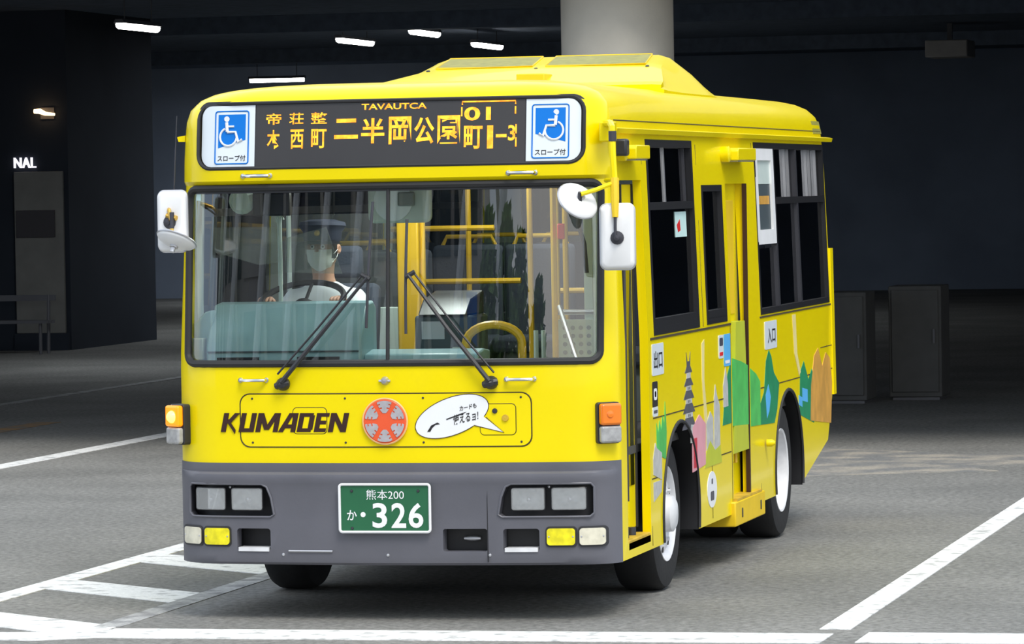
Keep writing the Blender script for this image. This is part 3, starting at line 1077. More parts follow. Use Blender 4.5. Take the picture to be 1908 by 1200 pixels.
for u0_, u1_ in ((.04, .46), (.52, .95)):
    gr = MB()
    top_ = [[Vector(ut(y, u0_ + (u1_ - u0_) * i / 6)) + Vector((0, -.004, .007)) for i in range(7)] for y in (2.93, 3.1, 3.3, 3.47)]
    gr.grid(top_)
    gp = obj('roof_grille', gr, 'roof_grille', ac)
    obj('grille_frame', MB().tube([Vector(ut(y, u)) + Vector((0, 0, .006)) for y, u in ((2.92, u0_), (2.92, u1_), (3.48, u1_), (3.48, u0_))], .006, 5, closed=True), 'yellow_matte', gp)
obj('unit_latch', MB().box(.12, .28, 2.46, 2.66, 2.69, 2.768), 'yellow_matte', ac, bevel=.006)
for uu in (.03, .49, .96):
    obj('bolt', MB().lathe([(0, .008), (.010, .006), (.012, 0)], ut(2.86, uu), (0, -.3, 1), 8), 'steel_dark', ac)
for s in (1, -1):
    rail = MB()
    pts = [(s * 1.10, 2.405), (s * 1.135, 2.405), (s * 1.142, 2.428), (s * 1.128, 2.432), (s * 1.10, 2.436)]
    rail.prism(pts, lambda u, v, d: (u, d, v), .30, 7.02)
    obj('drip_rail', rail, 'yellow', bus, smooth=False)
    obj('roof_seam', MB().tube([(s * (interp(2.47, HWT) + .0005), y, 2.47) for y in (.35, 3, 6.7)], .003, 4), 'seam', bus)
obj('maker_mark', MB().prism([(6.42, 2.455), (6.74, 2.455), (6.72, 2.535), (6.42, 2.535)], sm, .0, .003), 'roof_grille', bus, smooth=False)

# ------------------------------------------------------------------ bus: kerb side
def sbar(name, y0, y1, z0, z1, m, parent, d0=-.03, d1=.006):
    return obj(name, MB().prism([(y0, z0), (y1, z0), (y1, z1), (y0, z1)], sm, d0, d1), m, parent, smooth=False)


def spane(y0, y1, z0, z1, parent, d=-.02, m='tinted_glass'):
    return obj('window_pane', MB().prism([(y0, z0), (y1, z0), (y1, z1), (y0, z1)], sm, d - .004, d), m, parent, smooth=False)


def sframe(name, y0, y1, z0, z1, w_, m, parent, d0=-.035, d1=.004):
    f_ = MB()
    for a in ((y0, y1, z0, z0 + w_), (y0, y1, z1 - w_, z1), (y0, y0 + w_, z0 + w_, z1 - w_), (y1 - w_, y1, z0 + w_, z1 - w_)):
        f_.prism([(a[0], a[2]), (a[1], a[2]), (a[1], a[3]), (a[0], a[3])], sm, d0, d1)
    return obj(name, f_, m, parent, smooth=False)


w1 = sframe('side_window', 1.08, 2.32, 1.37, 2.38, .04, 'black', bus)
sbar('window_rail', 1.12, 2.28, 2.015, 2.055, 'black', w1, -.03, .002)
sbar('window_rail', 1.12, 2.28, 1.41, 1.455, 'black', w1, -.03, .002)
sbar('window_post', 1.60, 1.625, 2.055, 2.34, 'silver', w1, -.03, -.012)
sbar('window_post', 2.16, 2.175, 2.055, 2.34, 'steel_dark', w1, -.03, -.012)
spane(1.12, 1.60, 2.055, 2.34, w1)
spane(1.625, 2.28, 2.055, 2.34, w1, -.026)
spane(1.12, 2.28, 1.455, 2.015, w1)
stk = obj('sticker', MB().prism([(1.86, 1.865), (2.17, 1.865), (2.17, 2.0), (1.86, 2.0)], sm, -.019, -.017), 'paper', w1, smooth=False)
obj('sticker_print', MB().prism([(1.90, 1.93), (1.99, 1.96), (2.0, 1.90), (1.93, 1.89)], sm, -.017, -.0165), 'red', stk, smooth=False)
w2 = sframe('door_window', 2.54, 3.14, 1.375, 2.14, .035, 'black', bus)
spane(2.575, 3.105, 1.41, 2.105, w2)
sbar('window_rail', 2.575, 3.105, 1.41, 1.45, 'black', w2)
w3 = sframe('side_window', 4.22, 6.73, 1.375, 2.385, .035, 'black', bus)
for y in (4.86, 5.66):
    sbar('window_post', y, y + .05, 1.41, 1.78 if y < 5 else 2.35, 'steel_dark', w3, -.03, .002)
sbar('window_post', 4.87, 4.91, 1.78, 2.35, 'black', w3, -.03, .002)
sbar('window_rail', 4.91, 6.69, 2.02, 2.06, 'black', w3, -.03, .002)
for y in (5.35, 5.47, 6.15, 6.27, 6.50):
    sbar('window_post', y, y + .022, 2.06, 2.35, 'silver', w3, -.026, -.010)
spane(4.255, 4.86, 1.41, 1.76, w3)
for y0, y1 in ((4.91, 5.66), (5.71, 6.695)):
    spane(y0, y1, 1.41, 2.02, w3)
    spane(y0, y1, 2.06, 2.35, w3, -.026)
sd2 = sframe('side_display', 4.235, 4.865, 1.785, 2.365, .085, 'white_paint', bus, -.03, .003)
obj('display_screen', MB().prism([(4.30, 1.86), (4.80, 1.86), (4.80, 2.14), (4.30, 2.14)], sm, -.03, -.012), 'dash_dark', sd2, smooth=False)
obj('display_blind', MB().prism([(4.30, 2.14), (4.80, 2.14), (4.80, 2.30), (4.30, 2.30)], sm, -.03, -.010), 'interior_light', sd2, smooth=False)
obj('display_lettering', MB().prism([(4.38, 2.02), (4.74, 2.02), (4.74, 2.07), (4.38, 2.07)], sm, -.012, -.0105), 'art_orange', sd2, smooth=False)
# sill and belt seams
sbar('sill_trim', .98, 3.24, 1.350, 1.362, 'seam', bus, -.005, .004)
sbar('sill_trim', 4.18, 6.78, 1.356, 1.366, 'seam', bus, -.005, .004)
for y0, y1, z in ((1.02, 3.22, .948), (4.17, 6.88, .948), (.97, 1.16, .64), (2.22, 3.20, .64)):
    sbar('belt_seam', y0, y1, z - .003, z + .003, 'seam', bus, -.004, .002)
for y, z0, z1 in ((.965, .30, 2.30), (2.43, 1.37, 2.36), (3.225, .30, 1.36), (4.15, .30, 2.38), (2.62, .31, .63), (6.60, 1.10, 1.105)):
    sbar('panel_seam', y - .004, y + .004, z0, z1, 'seam', bus, -.004, .0015)
# tall centre pillar cover to the rear of the sliding door
for y0, y1, z0, z1 in ((6.35, 6.80, 1.095, 1.10),):
    sbar('panel_seam', y0, y1, z0, z1, 'seam', bus, -.004, .0015)
# rear corner post standing slightly proud
sbar('rear_corner_cover', 6.80, 6.90, .78, 1.72, 'yellow', bus, -.03, .012)

# entrance: two recessed folding leaves
fd = obj('front_door', MB().box(1.045, 1.072, .33, .64, .40, 2.15), 'yellow', bus, bevel=.005)
obj('door_leaf', MB().box(1.045, 1.072, .655, .945, .40, 2.15), 'yellow', fd, bevel=.005)
for y0, y1 in ((.40, .60), (.70, .89)):
    obj('door_glass', MB().box(1.066, 1.076, y0, y1, .62, 2.05), 'tinted_glass', fd, smooth=False)
    obj('door_rubber', MB().box(1.04, 1.082, y1 + .03, y1 + .052, .40, 2.15), 'rubber', fd, smooth=False)
obj('door_hinge', MB().tube([(1.085, .66, .55), (1.085, .66, 2.05)], .010, 8), 'steel_dark', fd)
obj('entrance_step', MB().box(.80, 1.15, .37, .92, .32, .375), 'yellow_dusty', bus, bevel=.006)
obj('step_well', MB().box(.70, 1.03, .36, .94, .375, .79), 'interior_grey', bus, smooth=False)
obj('door_roller', MB().lathe([(.03, 0), (.03, .05)], (1.09, .52, .375), (0, 0, 1), 12), 'steel_dark', fd)
obj('door_roller', MB().lathe([(.024, 0), (.024, .04)], (1.09, .72, .375), (0, 0, 1), 12), 'steel_dark', fd)

# middle door: recessed sliding leaf
md_ = obj('middle_door', MB().box(1.055, 1.085, 3.20, 3.84, .33, 2.16), 'yellow', bus, bevel=.004)
obj('door_panel', MB().box(1.06, 1.092, 3.45, 3.70, 1.40, 2.05), 'yellow_matte', md_, bevel=.004)
obj('panel_gap', MB().box(1.06, 1.0875, 3.41, 3.45, 1.40, 2.05), 'seam', md_, smooth=False)
obj('door_rubber', MB().box(1.128, 1.151, 3.780, 3.806, .34, 2.145), 'print_brown', md_, smooth=False)
obj('door_handle', MB().tube([(1.085, 3.50, .56), (1.12, 3.50, .56), (1.12, 3.50, .68), (1.085, 3.50, .68)], .010, 6), 'yellow_dusty', md_)
st = obj('door_step', MB().box(.85, 1.175, 3.18, 4.13, .215, .355), 'yellow_matte', bus, bevel=.008)
obj('step_tread', MB().box(.86, 1.172, 3.25, 4.05, .355, .368), 'yellow_dusty', st, smooth=False)
for y in (3.38, 3.98):
    obj('step_bolt', MB().prism(rrect(y - .012, y + .012, .255, .31, .01, 3), lambda u, v, d: (d, u, v), 1.17, 1.179), 'steel_dark', st)
obj('reflector_post', MB().lathe([(.022, 0), (.022, .03), (.010, .05)], (1.16, 4.30, .62), (1, 0, 0), 12), 'yellow', bus)
# door lamps (shaded boxes) and a small camera
for y0, y1 in ((.40, .74), (3.22, 3.78)):
    lampb = MB().prism([(y0, 2.275), (y1, 2.275), (y1, 2.345), (y0 + .02, 2.345), (y0, 2.33)], lambda u, v, d: (d, u, v), 1.10, 1.215)
    lb = obj('door_lamp', lampb, 'yellow', bus, bevel=.006)
    obj('lamp_lens', MB().box(1.13, 1.205, y0 + .03, y1 - .03, 2.268, 2.278), 'clear_lamp', lb, smooth=False)
    obj('lamp_base', MB().lathe([(.045, 0), (.045, .05), (.03, .06)], (1.115, y0 - .02, 2.31), (1, 0, 0), 14), 'yellow', lb)
obj('side_camera', MB().box(1.12, 1.19, .28, .36, 2.29, 2.375), 'dark_plastic', bus, bevel=.012)

# prints along the kerb side
def art(name, polys, m, d=.0022):
    a = MB()
    for q in polys:
        a.prism(q, sm, -.002, d)
    return obj(name, a, m, bus, smooth=False)


def sticker(y0, y1, z0, z1, m, lines, name='sticker'):
    o = art(name, [rrect(y0, y1, z0, z1, .012, 3)], m, .003)
    for s_, bx, mm in lines:
        if s_ == '#':
            obj('sticker_print', MB().prism(rrect(*bx, min(bx[1] - bx[0], bx[3] - bx[2]) * .3, 3), sm, .002, .0042), mm, o, smooth=False)
        else:
            obj('sticker_text', text_mb(s_, sm, bx, .015, d=.0042), mm, o, smooth=False)
    return o


sticker(1.01, 1.31, 1.165, 1.328, 'sign_white', [('出口', (1.05, 1.27, 1.20, 1.29), 'print_black')], 'exit_sticker')
sticker(1.01, 1.14, .955, 1.005, 'sign_white', [('#', (1.03, 1.12, .972, .988), 'art_dark')])
sticker(1.01, 1.14, 1.005, 1.135, 'print_black', [('#', (1.035, 1.115, 1.04, 1.10), 'print_white'), ('#', (1.055, 1.095, 1.055, 1.085), 'print_black')])
sticker(4.33, 4.74, 1.165, 1.33, 'sign_white', [('入口', (4.42, 4.68, 1.20, 1.29), 'print_black')], 'entrance_sticker')
sticker(2.86, 3.0, 1.175, 1.305, 'sign_white', [('#', (2.88, 2.98, 1.245, 1.29), 'navy'), ('#', (2.88, 2.98, 1.19, 1.21), 'red')])
sticker(3.02, 3.21, 1.125, 1.305, 'art_sky', [('#', (3.05, 3.18, 1.14, 1.158), 'print_white')])
art('side_print', [[(3.42, 1.36), (3.70, 1.36), (3.78, .62), (3.30, .62)]], 'art_lime', -.062)
# castle tower
cx = 1.98
tiers = [(.135, .84, .90), (.115, .925, .975), (.095, 1.0, 1.045), (.075, 1.07, 1.11), (.05, 1.14, 1.18)]
art('castle_roof_print', [[(cx - w_ - .05, z0), (cx + w_ + .05, z0), (cx + w_ * .75, z1), (cx - w_ * .75, z1)] for w_, z0, z1 in tiers]
    + [[(cx - .045, 1.18), (cx - .055, 1.25), (cx - .03, 1.20), (cx + .03, 1.20), (cx + .055, 1.25), (cx + .045, 1.18)]], 'art_dark', .0026)
art('castle_wall_print', [[(cx - w_ * .75, z1), (cx + w_ * .75, z1), (cx + w_ * .72, z2), (cx - w_ * .72, z2)] for (w_, z0, z1), z2 in zip(tiers[:4], [.925, 1.0, 1.07, 1.14])], 'art_grey', .0022)
art('castle_window_print', [[(cx - .03 + k * .04, z + .004), (cx - .01 + k * .04, z + .004), (cx - .01 + k * .04, z + .018), (cx - .03 + k * .04, z + .018)] for z in (.90, .975, 1.045) for k in (0, 1)], 'art_dark', .003)
art('ribbon_print', [[(2.36, 1.28), (2.44, 1.30), (2.42, 1.08), (2.50, .86), (2.42, .84), (2.36, 1.08)]], 'art_cream', .0024)
art('stone_wall_print', [[(2.02, .76), (2.30, .74), (2.30, .84), (2.02, .86)]], 'art_grey', .0030)
art('house_print', [[(2.06, .60), (2.42, .62), (2.44, .84), (2.26, .90), (2.06, .84)]], 'art_pink', .0034)
art('house_print', [[(2.08, .62), (2.18, .62), (2.18, .78), (2.08, .78)]], 'art_red', .0040)
art('town_print', [[(2.46, .66), (2.66, .66), (2.66, .86), (2.58, .90), (2.46, .84)], [(2.68, .66), (2.86, .66), (2.86, .92), (2.78, .98), (2.74, 1.04), (2.70, .96)], [(2.98, .90), (3.12, .90), (3.12, 1.02), (3.06, 1.12), (2.98, 1.02)]], 'art_grey', .0028)
art('hedge_print', [[(2.40, .60), (2.90, .60), (2.86, .70), (2.70, .68), (2.56, .74), (2.44, .68)]], 'art_lime', .0032)
art('bush_print', [[(1.10, .76), (1.33, .72), (1.36, .86), (1.33, 1.02), (1.30, .90), (1.26, .95), (1.22, .88), (1.18, .93), (1.14, .87), (1.10, .92)]], 'art_green', .0026)
art('fence_print', [[(1.00, .66), (1.22, .62), (1.22, .76), (1.10, .79), (1.06, .82), (1.00, .74)], [(1.0, .52), (1.20, .56), (1.22, .62), (1.0, .62)]], 'art_grey', .0030)
art('hill_print', [[(2.95, .80), (3.215, .80), (3.215, 1.14), (3.12, 1.08), (3.02, .95)]], 'art_darkgreen', .0024)
hp = art('hill_print', [[(3.26, .78), (3.78, .76), (3.78, 1.10), (3.58, 1.13), (3.30, 1.16)]], 'art_green', -.060)
art('hill_print', [[(3.83, .745), (4.15, .735), (4.15, .99), (4.02, 1.04), (3.83, 1.08)]], 'art_green', .0024)
art('hill_print', [[(4.16, .735), (4.62, .72), (4.72, .80), (4.80, .95), (4.62, 1.02), (4.54, 1.12), (4.46, 1.16), (4.36, 1.10), (4.28, .92), (4.16, .86)]], 'art_darkgreen', .0024)
art('river_print', [[(4.32, .90), (4.42, .96), (4.50, .88), (4.44, .80), (4.36, .76)]], 'art_sky', .0030)
art('hill_print', [[(5.52, .72), (6.05, .64), (6.20, .82), (6.0, .98), (5.86, .92), (5.70, 1.04), (5.56, .98)]], 'art_darkgreen', .0024)
art('farm_print', [[(5.62, .80), (5.82, .78), (5.82, .86), (5.62, .88)], [(5.5, .78), (5.62, .76), (5.62, .82), (5.5, .84)]], 'art_sky', .0030)
art('flame_print', [[(5.92, .66), (6.72, .60), (6.78, .86), (6.70, 1.02), (6.55, 1.06), (6.40, .98), (6.25, 1.10), (6.10, 1.06), (5.96, .88)]], 'art_orange', .0028)
art('ribbon_print', [[(5.30, 1.34), (5.42, 1.34), (5.46, 1.10), (5.58, .98), (5.52, .96), (5.36, 1.10)]], 'art_cream', .0026)
art('bubble_print', [[(2.60 + .14 * math.cos(a), .47 + .10 * math.sin(a)) for a in [i * 2 * PI / 24 for i in range(24)]]], 'print_white', .0026)
art('bubble_mark', [rrect(2.58, 2.62, .50, .53, .008, 3), rrect(2.55, 2.65, .41, .46, .012, 3)], 'art_dark', .0036)

# off-side windows, plain, seen only through the windscreen
for y0, y1, z0, z1 in ((.55, 1.75, 1.40, 2.36), (1.95, 4.10, 1.37, 2.38), (4.30, 6.60, 1.37, 2.38)):
    f_ = MB()
    msm = lambda u, v, d: (-sx(v) - d, u, v)
    for a in ((y0, y1, z0, z0 + .035), (y0, y1, z1 - .035, z1), (y0, y0 + .035, z0, z1), (y1 - .035, y1, z0, z1), ((y0 + y1) / 2 - .02, (y0 + y1) / 2 + .02, z0, z1), (y0, y1, 2.02, 2.06)):
        f_.prism([(a[0], a[2]), (a[1], a[2]), (a[1], a[3]), (a[0], a[3])], msm, -.035, .004)
    w_ = obj('side_window', f_, 'black', bus, smooth=False)
    obj('window_pane', MB().prism([(y0, z0), (y1, z0), (y1, z1), (y0, z1)], msm, -.024, -.020), 'clear_glass' if y0 < 1 else 'off_glass', w_, smooth=False)
rw = obj('rear_window', MB().tube([(u, interp(v, RRT) + .0, v) for u, v in dense(rrect(-.9, .9, 1.45, 2.2, .06))], .018, 6, closed=True), 'rubber', bus)
obj('window_pane', MB().prism(rrect(-.9, .9, 1.45, 2.2, .06), lambda u, v, d: (u, interp(v, RRT) - d, v), .02, .025), 'tinted_glass', rw, smooth=False)

# ------------------------------------------------------------------ bus: wheels
def wheel(x, y, s, rear):
    w_ = empty('wheel', (x, y, WRAD), bus)
    ax = (s, 0, 0)
    tp = [(.255, -.115), (.33, -.122), (.385, -.112), (.402, -.085), (WRAD, -.03), (WRAD, .03), (.402, .085), (.385, .112), (.33, .122), (.255, .115)]
    t_ = MB().lathe(tp, (0, 0, 0), ax, 48, closed=True)
    obj('tyre', t_, 'tyre', w_)
    if rear:
        t2 = MB().lathe([(r_, h - .29) for r_, h in tp], (0, 0, 0), ax, 40, closed=True)
        obj('tyre', t2, 'tyre', w_)
        pr = [(.262, -.10), (.262, .095), (.252, .118), (.240, .112), (.225, .05), (.19, -.03), (.16, -.055), (.09, -.055), (.085, -.01), (.06, .02), (0, .025)]
    else:
        pr = [(.262, -.10), (.262, .095), (.252, .118), (.240, .112), (.222, .085), (.20, .095), (.175, .10), (.15, .085), (.115, .078), (.10, .10), (.095, .15), (.07, .165), (0, .17)]
    rim = obj('rim', MB().lathe(pr, (0, 0, 0), ax, 40), 'rim_white', w_)
    rr, hh = (.128, -.055) if rear else (.138, .080)
    for k in range(8):
        a = k * PI / 4 + .2
        obj('lug_nut', MB().lathe([(.020, 0), (.020, .022), (.012, .026), (.012, .042), (0, .044)], (s * hh, rr * math.cos(a), rr * math.sin(a)), ax, 6), 'rim_white', rim)
    if not rear:
        for k in range(8):
            a = k * PI / 4 + .6
            obj('hand_hole', MB().lathe([(.017, 0), (.017, .006), (0, .006)], (s * .094, .192 * math.cos(a), .192 * math.sin(a)), ax, 10), 'black', rim)
    return w_


for s in (1, -1):
    wheel(s * WX, WF, s, False)
    wheel(s * .985, WR, s, True)

# ------------------------------------------------------------------ bus: mirrors and aerial
def rect_mirror(c, w_, h, rz, rx, name='mirror'):
    e = empty(name, c, bus)
    e.rotation_euler = (rx, 0, rz)
    m_ = MB()
    L = [(1.0, 0), (1.0, -.012), (.96, -.026), (.80, -.036)]
    rg = []
    for k, d in L:
        rg.append([(u * k if k > .9 else u * k, d, v * (1 - (1 - k) * w_ / h)) for u, v in rrect(-w_, w_, -h, h, .03, 6)])
    nn = len(rg[0])
    fs = []
    for i in range(len(rg) - 1):
        for j in range(nn):
            fs.append((i * nn + j, i * nn + (j + 1) % nn, (i + 1) * nn + (j + 1) % nn, (i + 1) * nn + j))
    fs.append(tuple((len(rg) - 1) * nn + j for j in range(nn)))
    fs.append(tuple(reversed(range(nn))))
    m_.add([q for r in rg for q in r], fs)
    obj('mirror_shell', m_, 'white_paint', e, ang=50)
    obj('mirror_rim', MB().tube([(u, .0, v) for u, v in rrect(-w_, w_, -h, h, .03, 6)], .008, 6, closed=True), 'silver', e)
    obj('mirror_glass', MB().prism(rrect(-w_ * .95, w_ * .95, -h * .97, h * .97, .026), lambda u, v, d: (u, d, v), .0, .006), 'chrome', e)
    k = MB().lathe([(.034, 0), (.032, .012), (.014, .016), (.014, .034), (0, .036)], (0, -.034, -.005), (0, -1, 0), 16)
    obj('mirror_joint', k, 'steel_dark', e)
    return e


def round_mirror(c, nrm, r_, name='mirror'):
    e = empty(name, c, bus)
    e.rotation_euler = Vector(nrm).to_track_quat('Z', 'Y').to_euler()
    obj('mirror_shell', MB().lathe([(r_, 0), (r_, .006), (r_ * .93, .016), (r_ * .6, .030), (r_ * .3, .036), (0, .038)], n=32), 'white_paint', e)
    obj('mirror_rim', MB().tube([(r_ * math.cos(a), r_ * math.sin(a), 0) for a in [i * 2 * PI / 32 for i in range(32)]], .006, 6, closed=True), 'silver', e)
    obj('mirror_joint', MB().lathe([(.022, .03), (.022, .045), (.012, .048), (.012, .07), (0, .07)], n=12), 'silver', e)
    return e


rect_mirror((1.208, -.05, 1.895), .082, .157, math.radians(8), 0)
round_mirror((1.025, -.12, 2.072), (.62, -.56, .62), .104)
arm = MB().tube([(1.10, .16, 2.45), (1.165, .02, 2.45), (1.185, -.03, 2.43), (1.19, -.05, 2.30), (1.20, -.06, 2.16)], .017, 8)
ma = obj('mirror_arm', arm, 'yellow', bus)
obj('arm_lower', MB().tube([(1.20, -.06, 2.18), (1.205, -.085, 2.08), (1.208, -.10, 1.99)], [.021, .021, .015], 8), 'yellow_matte', ma)
obj('arm_link', MB().tube([(1.208, -.10, 2.0), (1.208, -.105, 1.90)], .008, 6), 'steel_dark', ma)
obj('arm_branch', MB().tube([(1.20, -.06, 2.16), (1.12, -.13, 2.125), (1.055, -.17, 2.105)], .011, 8), 'yellow', ma)
obj('arm_clamp', MB().tube([(1.05, -.165, 2.115), (1.045, -.15, 2.07)], .012, 6), 'steel_dark', ma)
obj('arm_bracket', MB().box(1.09, 1.16, .10, .20, 2.36, 2.46), 'yellow', ma, bevel=.008)
obj('arm_bracket', MB().tube([(1.11, .16, 2.17), (1.19, -.02, 2.17), (1.20, -.06, 2.17)], .012, 8), 'yellow', ma)
obj('arm_clamp', MB().tube([(1.188, -.04, 2.41), (1.188, -.04, 2.36)], .020, 8), 'steel_dark', ma)

rect_mirror((-1.055, -.06, 2.005), .078, .150, math.radians(-10), 0)
round_mirror((-1.02, -.12, 1.915), (-.22, -.40, -.86), .100)
arm = MB().tube([(-1.09, .18, 2.10), (-1.10, .02, 2.10), (-1.06, -.11, 2.06), (-1.045, -.12, 2.0), (-1.04, -.13, 1.95)], .010, 8)
ma = obj('mirror_arm', arm, 'gold', bus)
obj('arm_clamp', MB().tube([(-1.075, -.10, 2.035), (-1.02, -.115, 2.02)], .013, 8), 'gold', ma)
obj('arm_clamp', MB().tube([(-1.042, -.12, 2.05), (-1.042, -.125, 1.97)], .012, 8), 'steel_dark', ma)
an = MB().tube([(-1.06, -.02, 2.06), (-1.06, -.03, 2.10), (-1.05, -.03, 2.30), (-1.035, -.03, 2.53)], [.007, .004, .003, .002], 6)
an.tube([(-1.085, .16, 2.09), (-1.07, .0, 2.065), (-1.06, -.02, 2.07)], .006, 6)
obj('aerial', an, 'steel_dark', bus)

# ------------------------------------------------------------------ bus: cab and saloon seen through the windscreen
dsh = MB()
pr = [(.20, 1.20), (.20, 1.36), (.235, 1.44), (.30, 1.50), (.36, 1.575), (.46, 1.585), (.52, 1.55), (.52, 1.05), (.20, 1.05)]
dsh.prism(pr, lambda u, v, d: (d, u, v), -.98, -.17)
dash = obj('dashboard', dsh, 'dash', bus, bevel=.012)
obj('dash_line', MB().box(-.97, -.18, .192, .202, 1.335, 1.343), 'dash_dark', dash, smooth=False)
obj('dash_vent', MB().box(-.92, -.70, .190, .204, 1.295, 1.312), 'black', dash, smooth=False)
obj('dash_vent', MB().box(-.50, -.28, .190, .204, 1.295, 1.312), 'black', dash, smooth=False)
obj('side_console', MB().prism([(-1.06, 1.05), (-.97, 1.05), (-.965, 1.55), (-1.0, 1.54), (-1.06, 1.48)], yfn, .26, .55), 'dash', dash, bevel=.008)
obj('dash_centre', MB().prism([(.24, 1.05), (.22, 1.24), (.26, 1.32), (.40, 1.34), (.52, 1.33), (.52, 1.05)], lambda u, v, d: (d, u, v), -.17, .42), 'dash', dash, bevel=.01)
obj('corner_box', MB().box(-1.055, -.995, .20, .28, 1.30, 1.41), 'interior_light', bus, bevel=.006)
# centre console boxes: fare machine and equipment
fbx = obj('fare_machine', MB().box(.0, .30, .62, .98, .82, 1.50), 'dash_dark', bus, bevel=.015)
obj('machine_top', MB().prism([(.60, 1.50), (.98, 1.50), (.98, 1.62), (.72, 1.58)], lambda u, v, d: (d, u, v), .02, .28), 'black', fbx, bevel=.01)
obj('machine_screen', MB().box(.04, .16, .612, .622, 1.38, 1.47), 'silver', fbx, smooth=False)
obj('machine_slot', MB().box(.20, .27, .612, .622, 1.30, 1.34), 'interior_light', fbx, smooth=False)
# steering wheel
sw = empty('steering_wheel', (-.585, .60, 1.585), bus)
sw.rotation_euler = (math.radians(24), 0, 0)
obj('rim', MB().tube([(.215 * math.cos(a), .215 * math.sin(a), 0) for a in [i * 2 * PI / 36 for i in range(36)]], .016, 8, closed=True), 'black', sw)
for a in (PI / 2, -.3, PI + .3):
    obj('spoke', MB().tube([(.04 * math.cos(a), .04 * math.sin(a), -.03), (.21 * math.cos(a), .21 * math.sin(a), 0)], .010, 6), 'black', sw)
obj('hub', MB().lathe([(.05, -.05), (.055, -.02), (.03, 0), (0, .004)], n=16), 'black', sw)
obj('steering_column', MB().tube([(0, 0, -.05), (0, .02, -.55)], .03, 10), 'black', sw)
# driver's seat
seat = obj('driver_seat', MB().box(-.84, -.36, .86, 1.32, 1.04, 1.14), 'seat_cloth', bus, bevel=.03)
obj('backrest', MB().prism([(1.22, 1.13), (1.34, 1.13), (1.42, 1.64), (1.32, 1.66)], lambda u, v, d: (d, u, v), -.82, -.38), 'seat_cloth', seat, bevel=.03)
obj('headrest', MB().box(-.72, -.48, 1.36, 1.44, 1.68, 1.85), 'seat_cloth', seat, bevel=.03)
obj('pedestal', MB().box(-.72, -.48, .95, 1.25, .82, 1.04), 'black', seat, smooth=False)
obj('driver_platform', MB().box(-1.08, -.12, .40, 1.5, .82, .86), 'floor_dark', bus, smooth=False)
# partition behind the driver with glass and yellow-wrapped poles
part_ = obj('partition', MB().box(-1.07, -.28, 1.56, 1.60, .82, 1.52), 'interior_light', bus, bevel=.006)
obj('partition_glass', MB().box(-1.07, -.32, 1.572, 1.580, 1.52, 2.02), 'divider_glass', part_, smooth=False)
obj('partition_post', MB().box(-.335, -.215, 1.55, 1.61, .82, 2.02), 'yellow_rail', part_, bevel=.01)
for x in (-.95, -.90):
    obj('pole', MB().tube([(x, 1.45, .82), (x, 1.45, 2.5)], .013, 8), 'interior_light', bus)
# hook and tinted sun visors
obj('visor', MB().prism([(-.66, 1.73), (-.36, 1.72), (-.44, 1.96), (-.66, 1.905)], yfn, .560, .566), 'visor_glass', bus, smooth=False)
obj('visor', MB().prism([(-1.04, 1.84), (-.80, 1.77), (-.70, 1.78), (-.70, 1.965), (-1.04, 1.965)], yfn, .560, .566), 'visor_glass', bus, smooth=False)
hk = MB().tube([(-.685, .56, 2.03), (-.685, .56, 1.30)], .009, 6)
hk.box(-.72, -.65, .555, .570, 2.02, 2.03)
hk.tube([(-.685 + .02 * math.cos(a), .56, 2.0 + .02 * math.sin(a)) for a in [i * .6 for i in range(9)]], .005, 5)
obj('visor_post', hk, 'interior_light', bus)
# white interior mirror box at the top centre
im = obj('cab_mirror', MB().prism(rrect(-.175, .15, 1.975, 2.20, .035), yfn, .40, .46), 'interior_light', bus, bevel=.015)
obj('mirror_dish', MB().lathe([(.10, 0), (.10, .012), (.07, .018), (0, .020)], (-.04, .40, 2.085), (0, -1, 0), 24), 'sign_white', im)
obj('mirror_motor', MB().box(-.01, .075, .365, .40, 2.06, 2.13), 'interior_grey', im, bevel=.008)
# yellow loop guard rail
loop = [(.30, .50, .82), (.30, .50, 1.36)] + [(.445 - .145 * math.cos(a), .50, 1.36 + .095 * math.sin(a)) for a in [i * PI / 12 for i in range(1, 12)]] + [(.59, .50, 1.36), (.59, .50, .82)]
obj('guard_loop', MB().tube(loop, .022, 10), 'yellow_rail', bus)
for x in (.62, .66):
    obj('pole', MB().tube([(x - .12, 1.2, .82), (x - .12, 1.2, 1.40)], .013, 8), 'interior_light', bus)
# poles and rails further back
for x, y, m_ in ((-.21, 1.62, 'yellow_rail'), (.35, 2.6, 'yellow_rail'), (.15, 2.6, 'yellow_rail'), (-.35, 3.2, 'yellow_rail'), (.45, 3.3, 'yellow_rail'), (.55, 1.5, 'yellow_rail')):
    obj('pole', MB().tube([(x, y, .82), (x, y, 2.58)], .016, 8), m_, bus)
for p0, p1 in (((-.75, 3.0, 1.92), (-.15, 3.0, 1.92)), ((-.60, 3.0, 1.62), (.0, 3.0, 1.62)), ((.20, 3.0, 1.56), (.80, 3.0, 1.56)), ((-.6, 1.7, 2.30), (-.6, 6.4, 2.30)), ((.6, 1.2, 2.30), (.6, 6.4, 2.30))):
    obj('hand_rail', MB().tube([p0, p1], .016, 8), 'yellow_rail', bus)
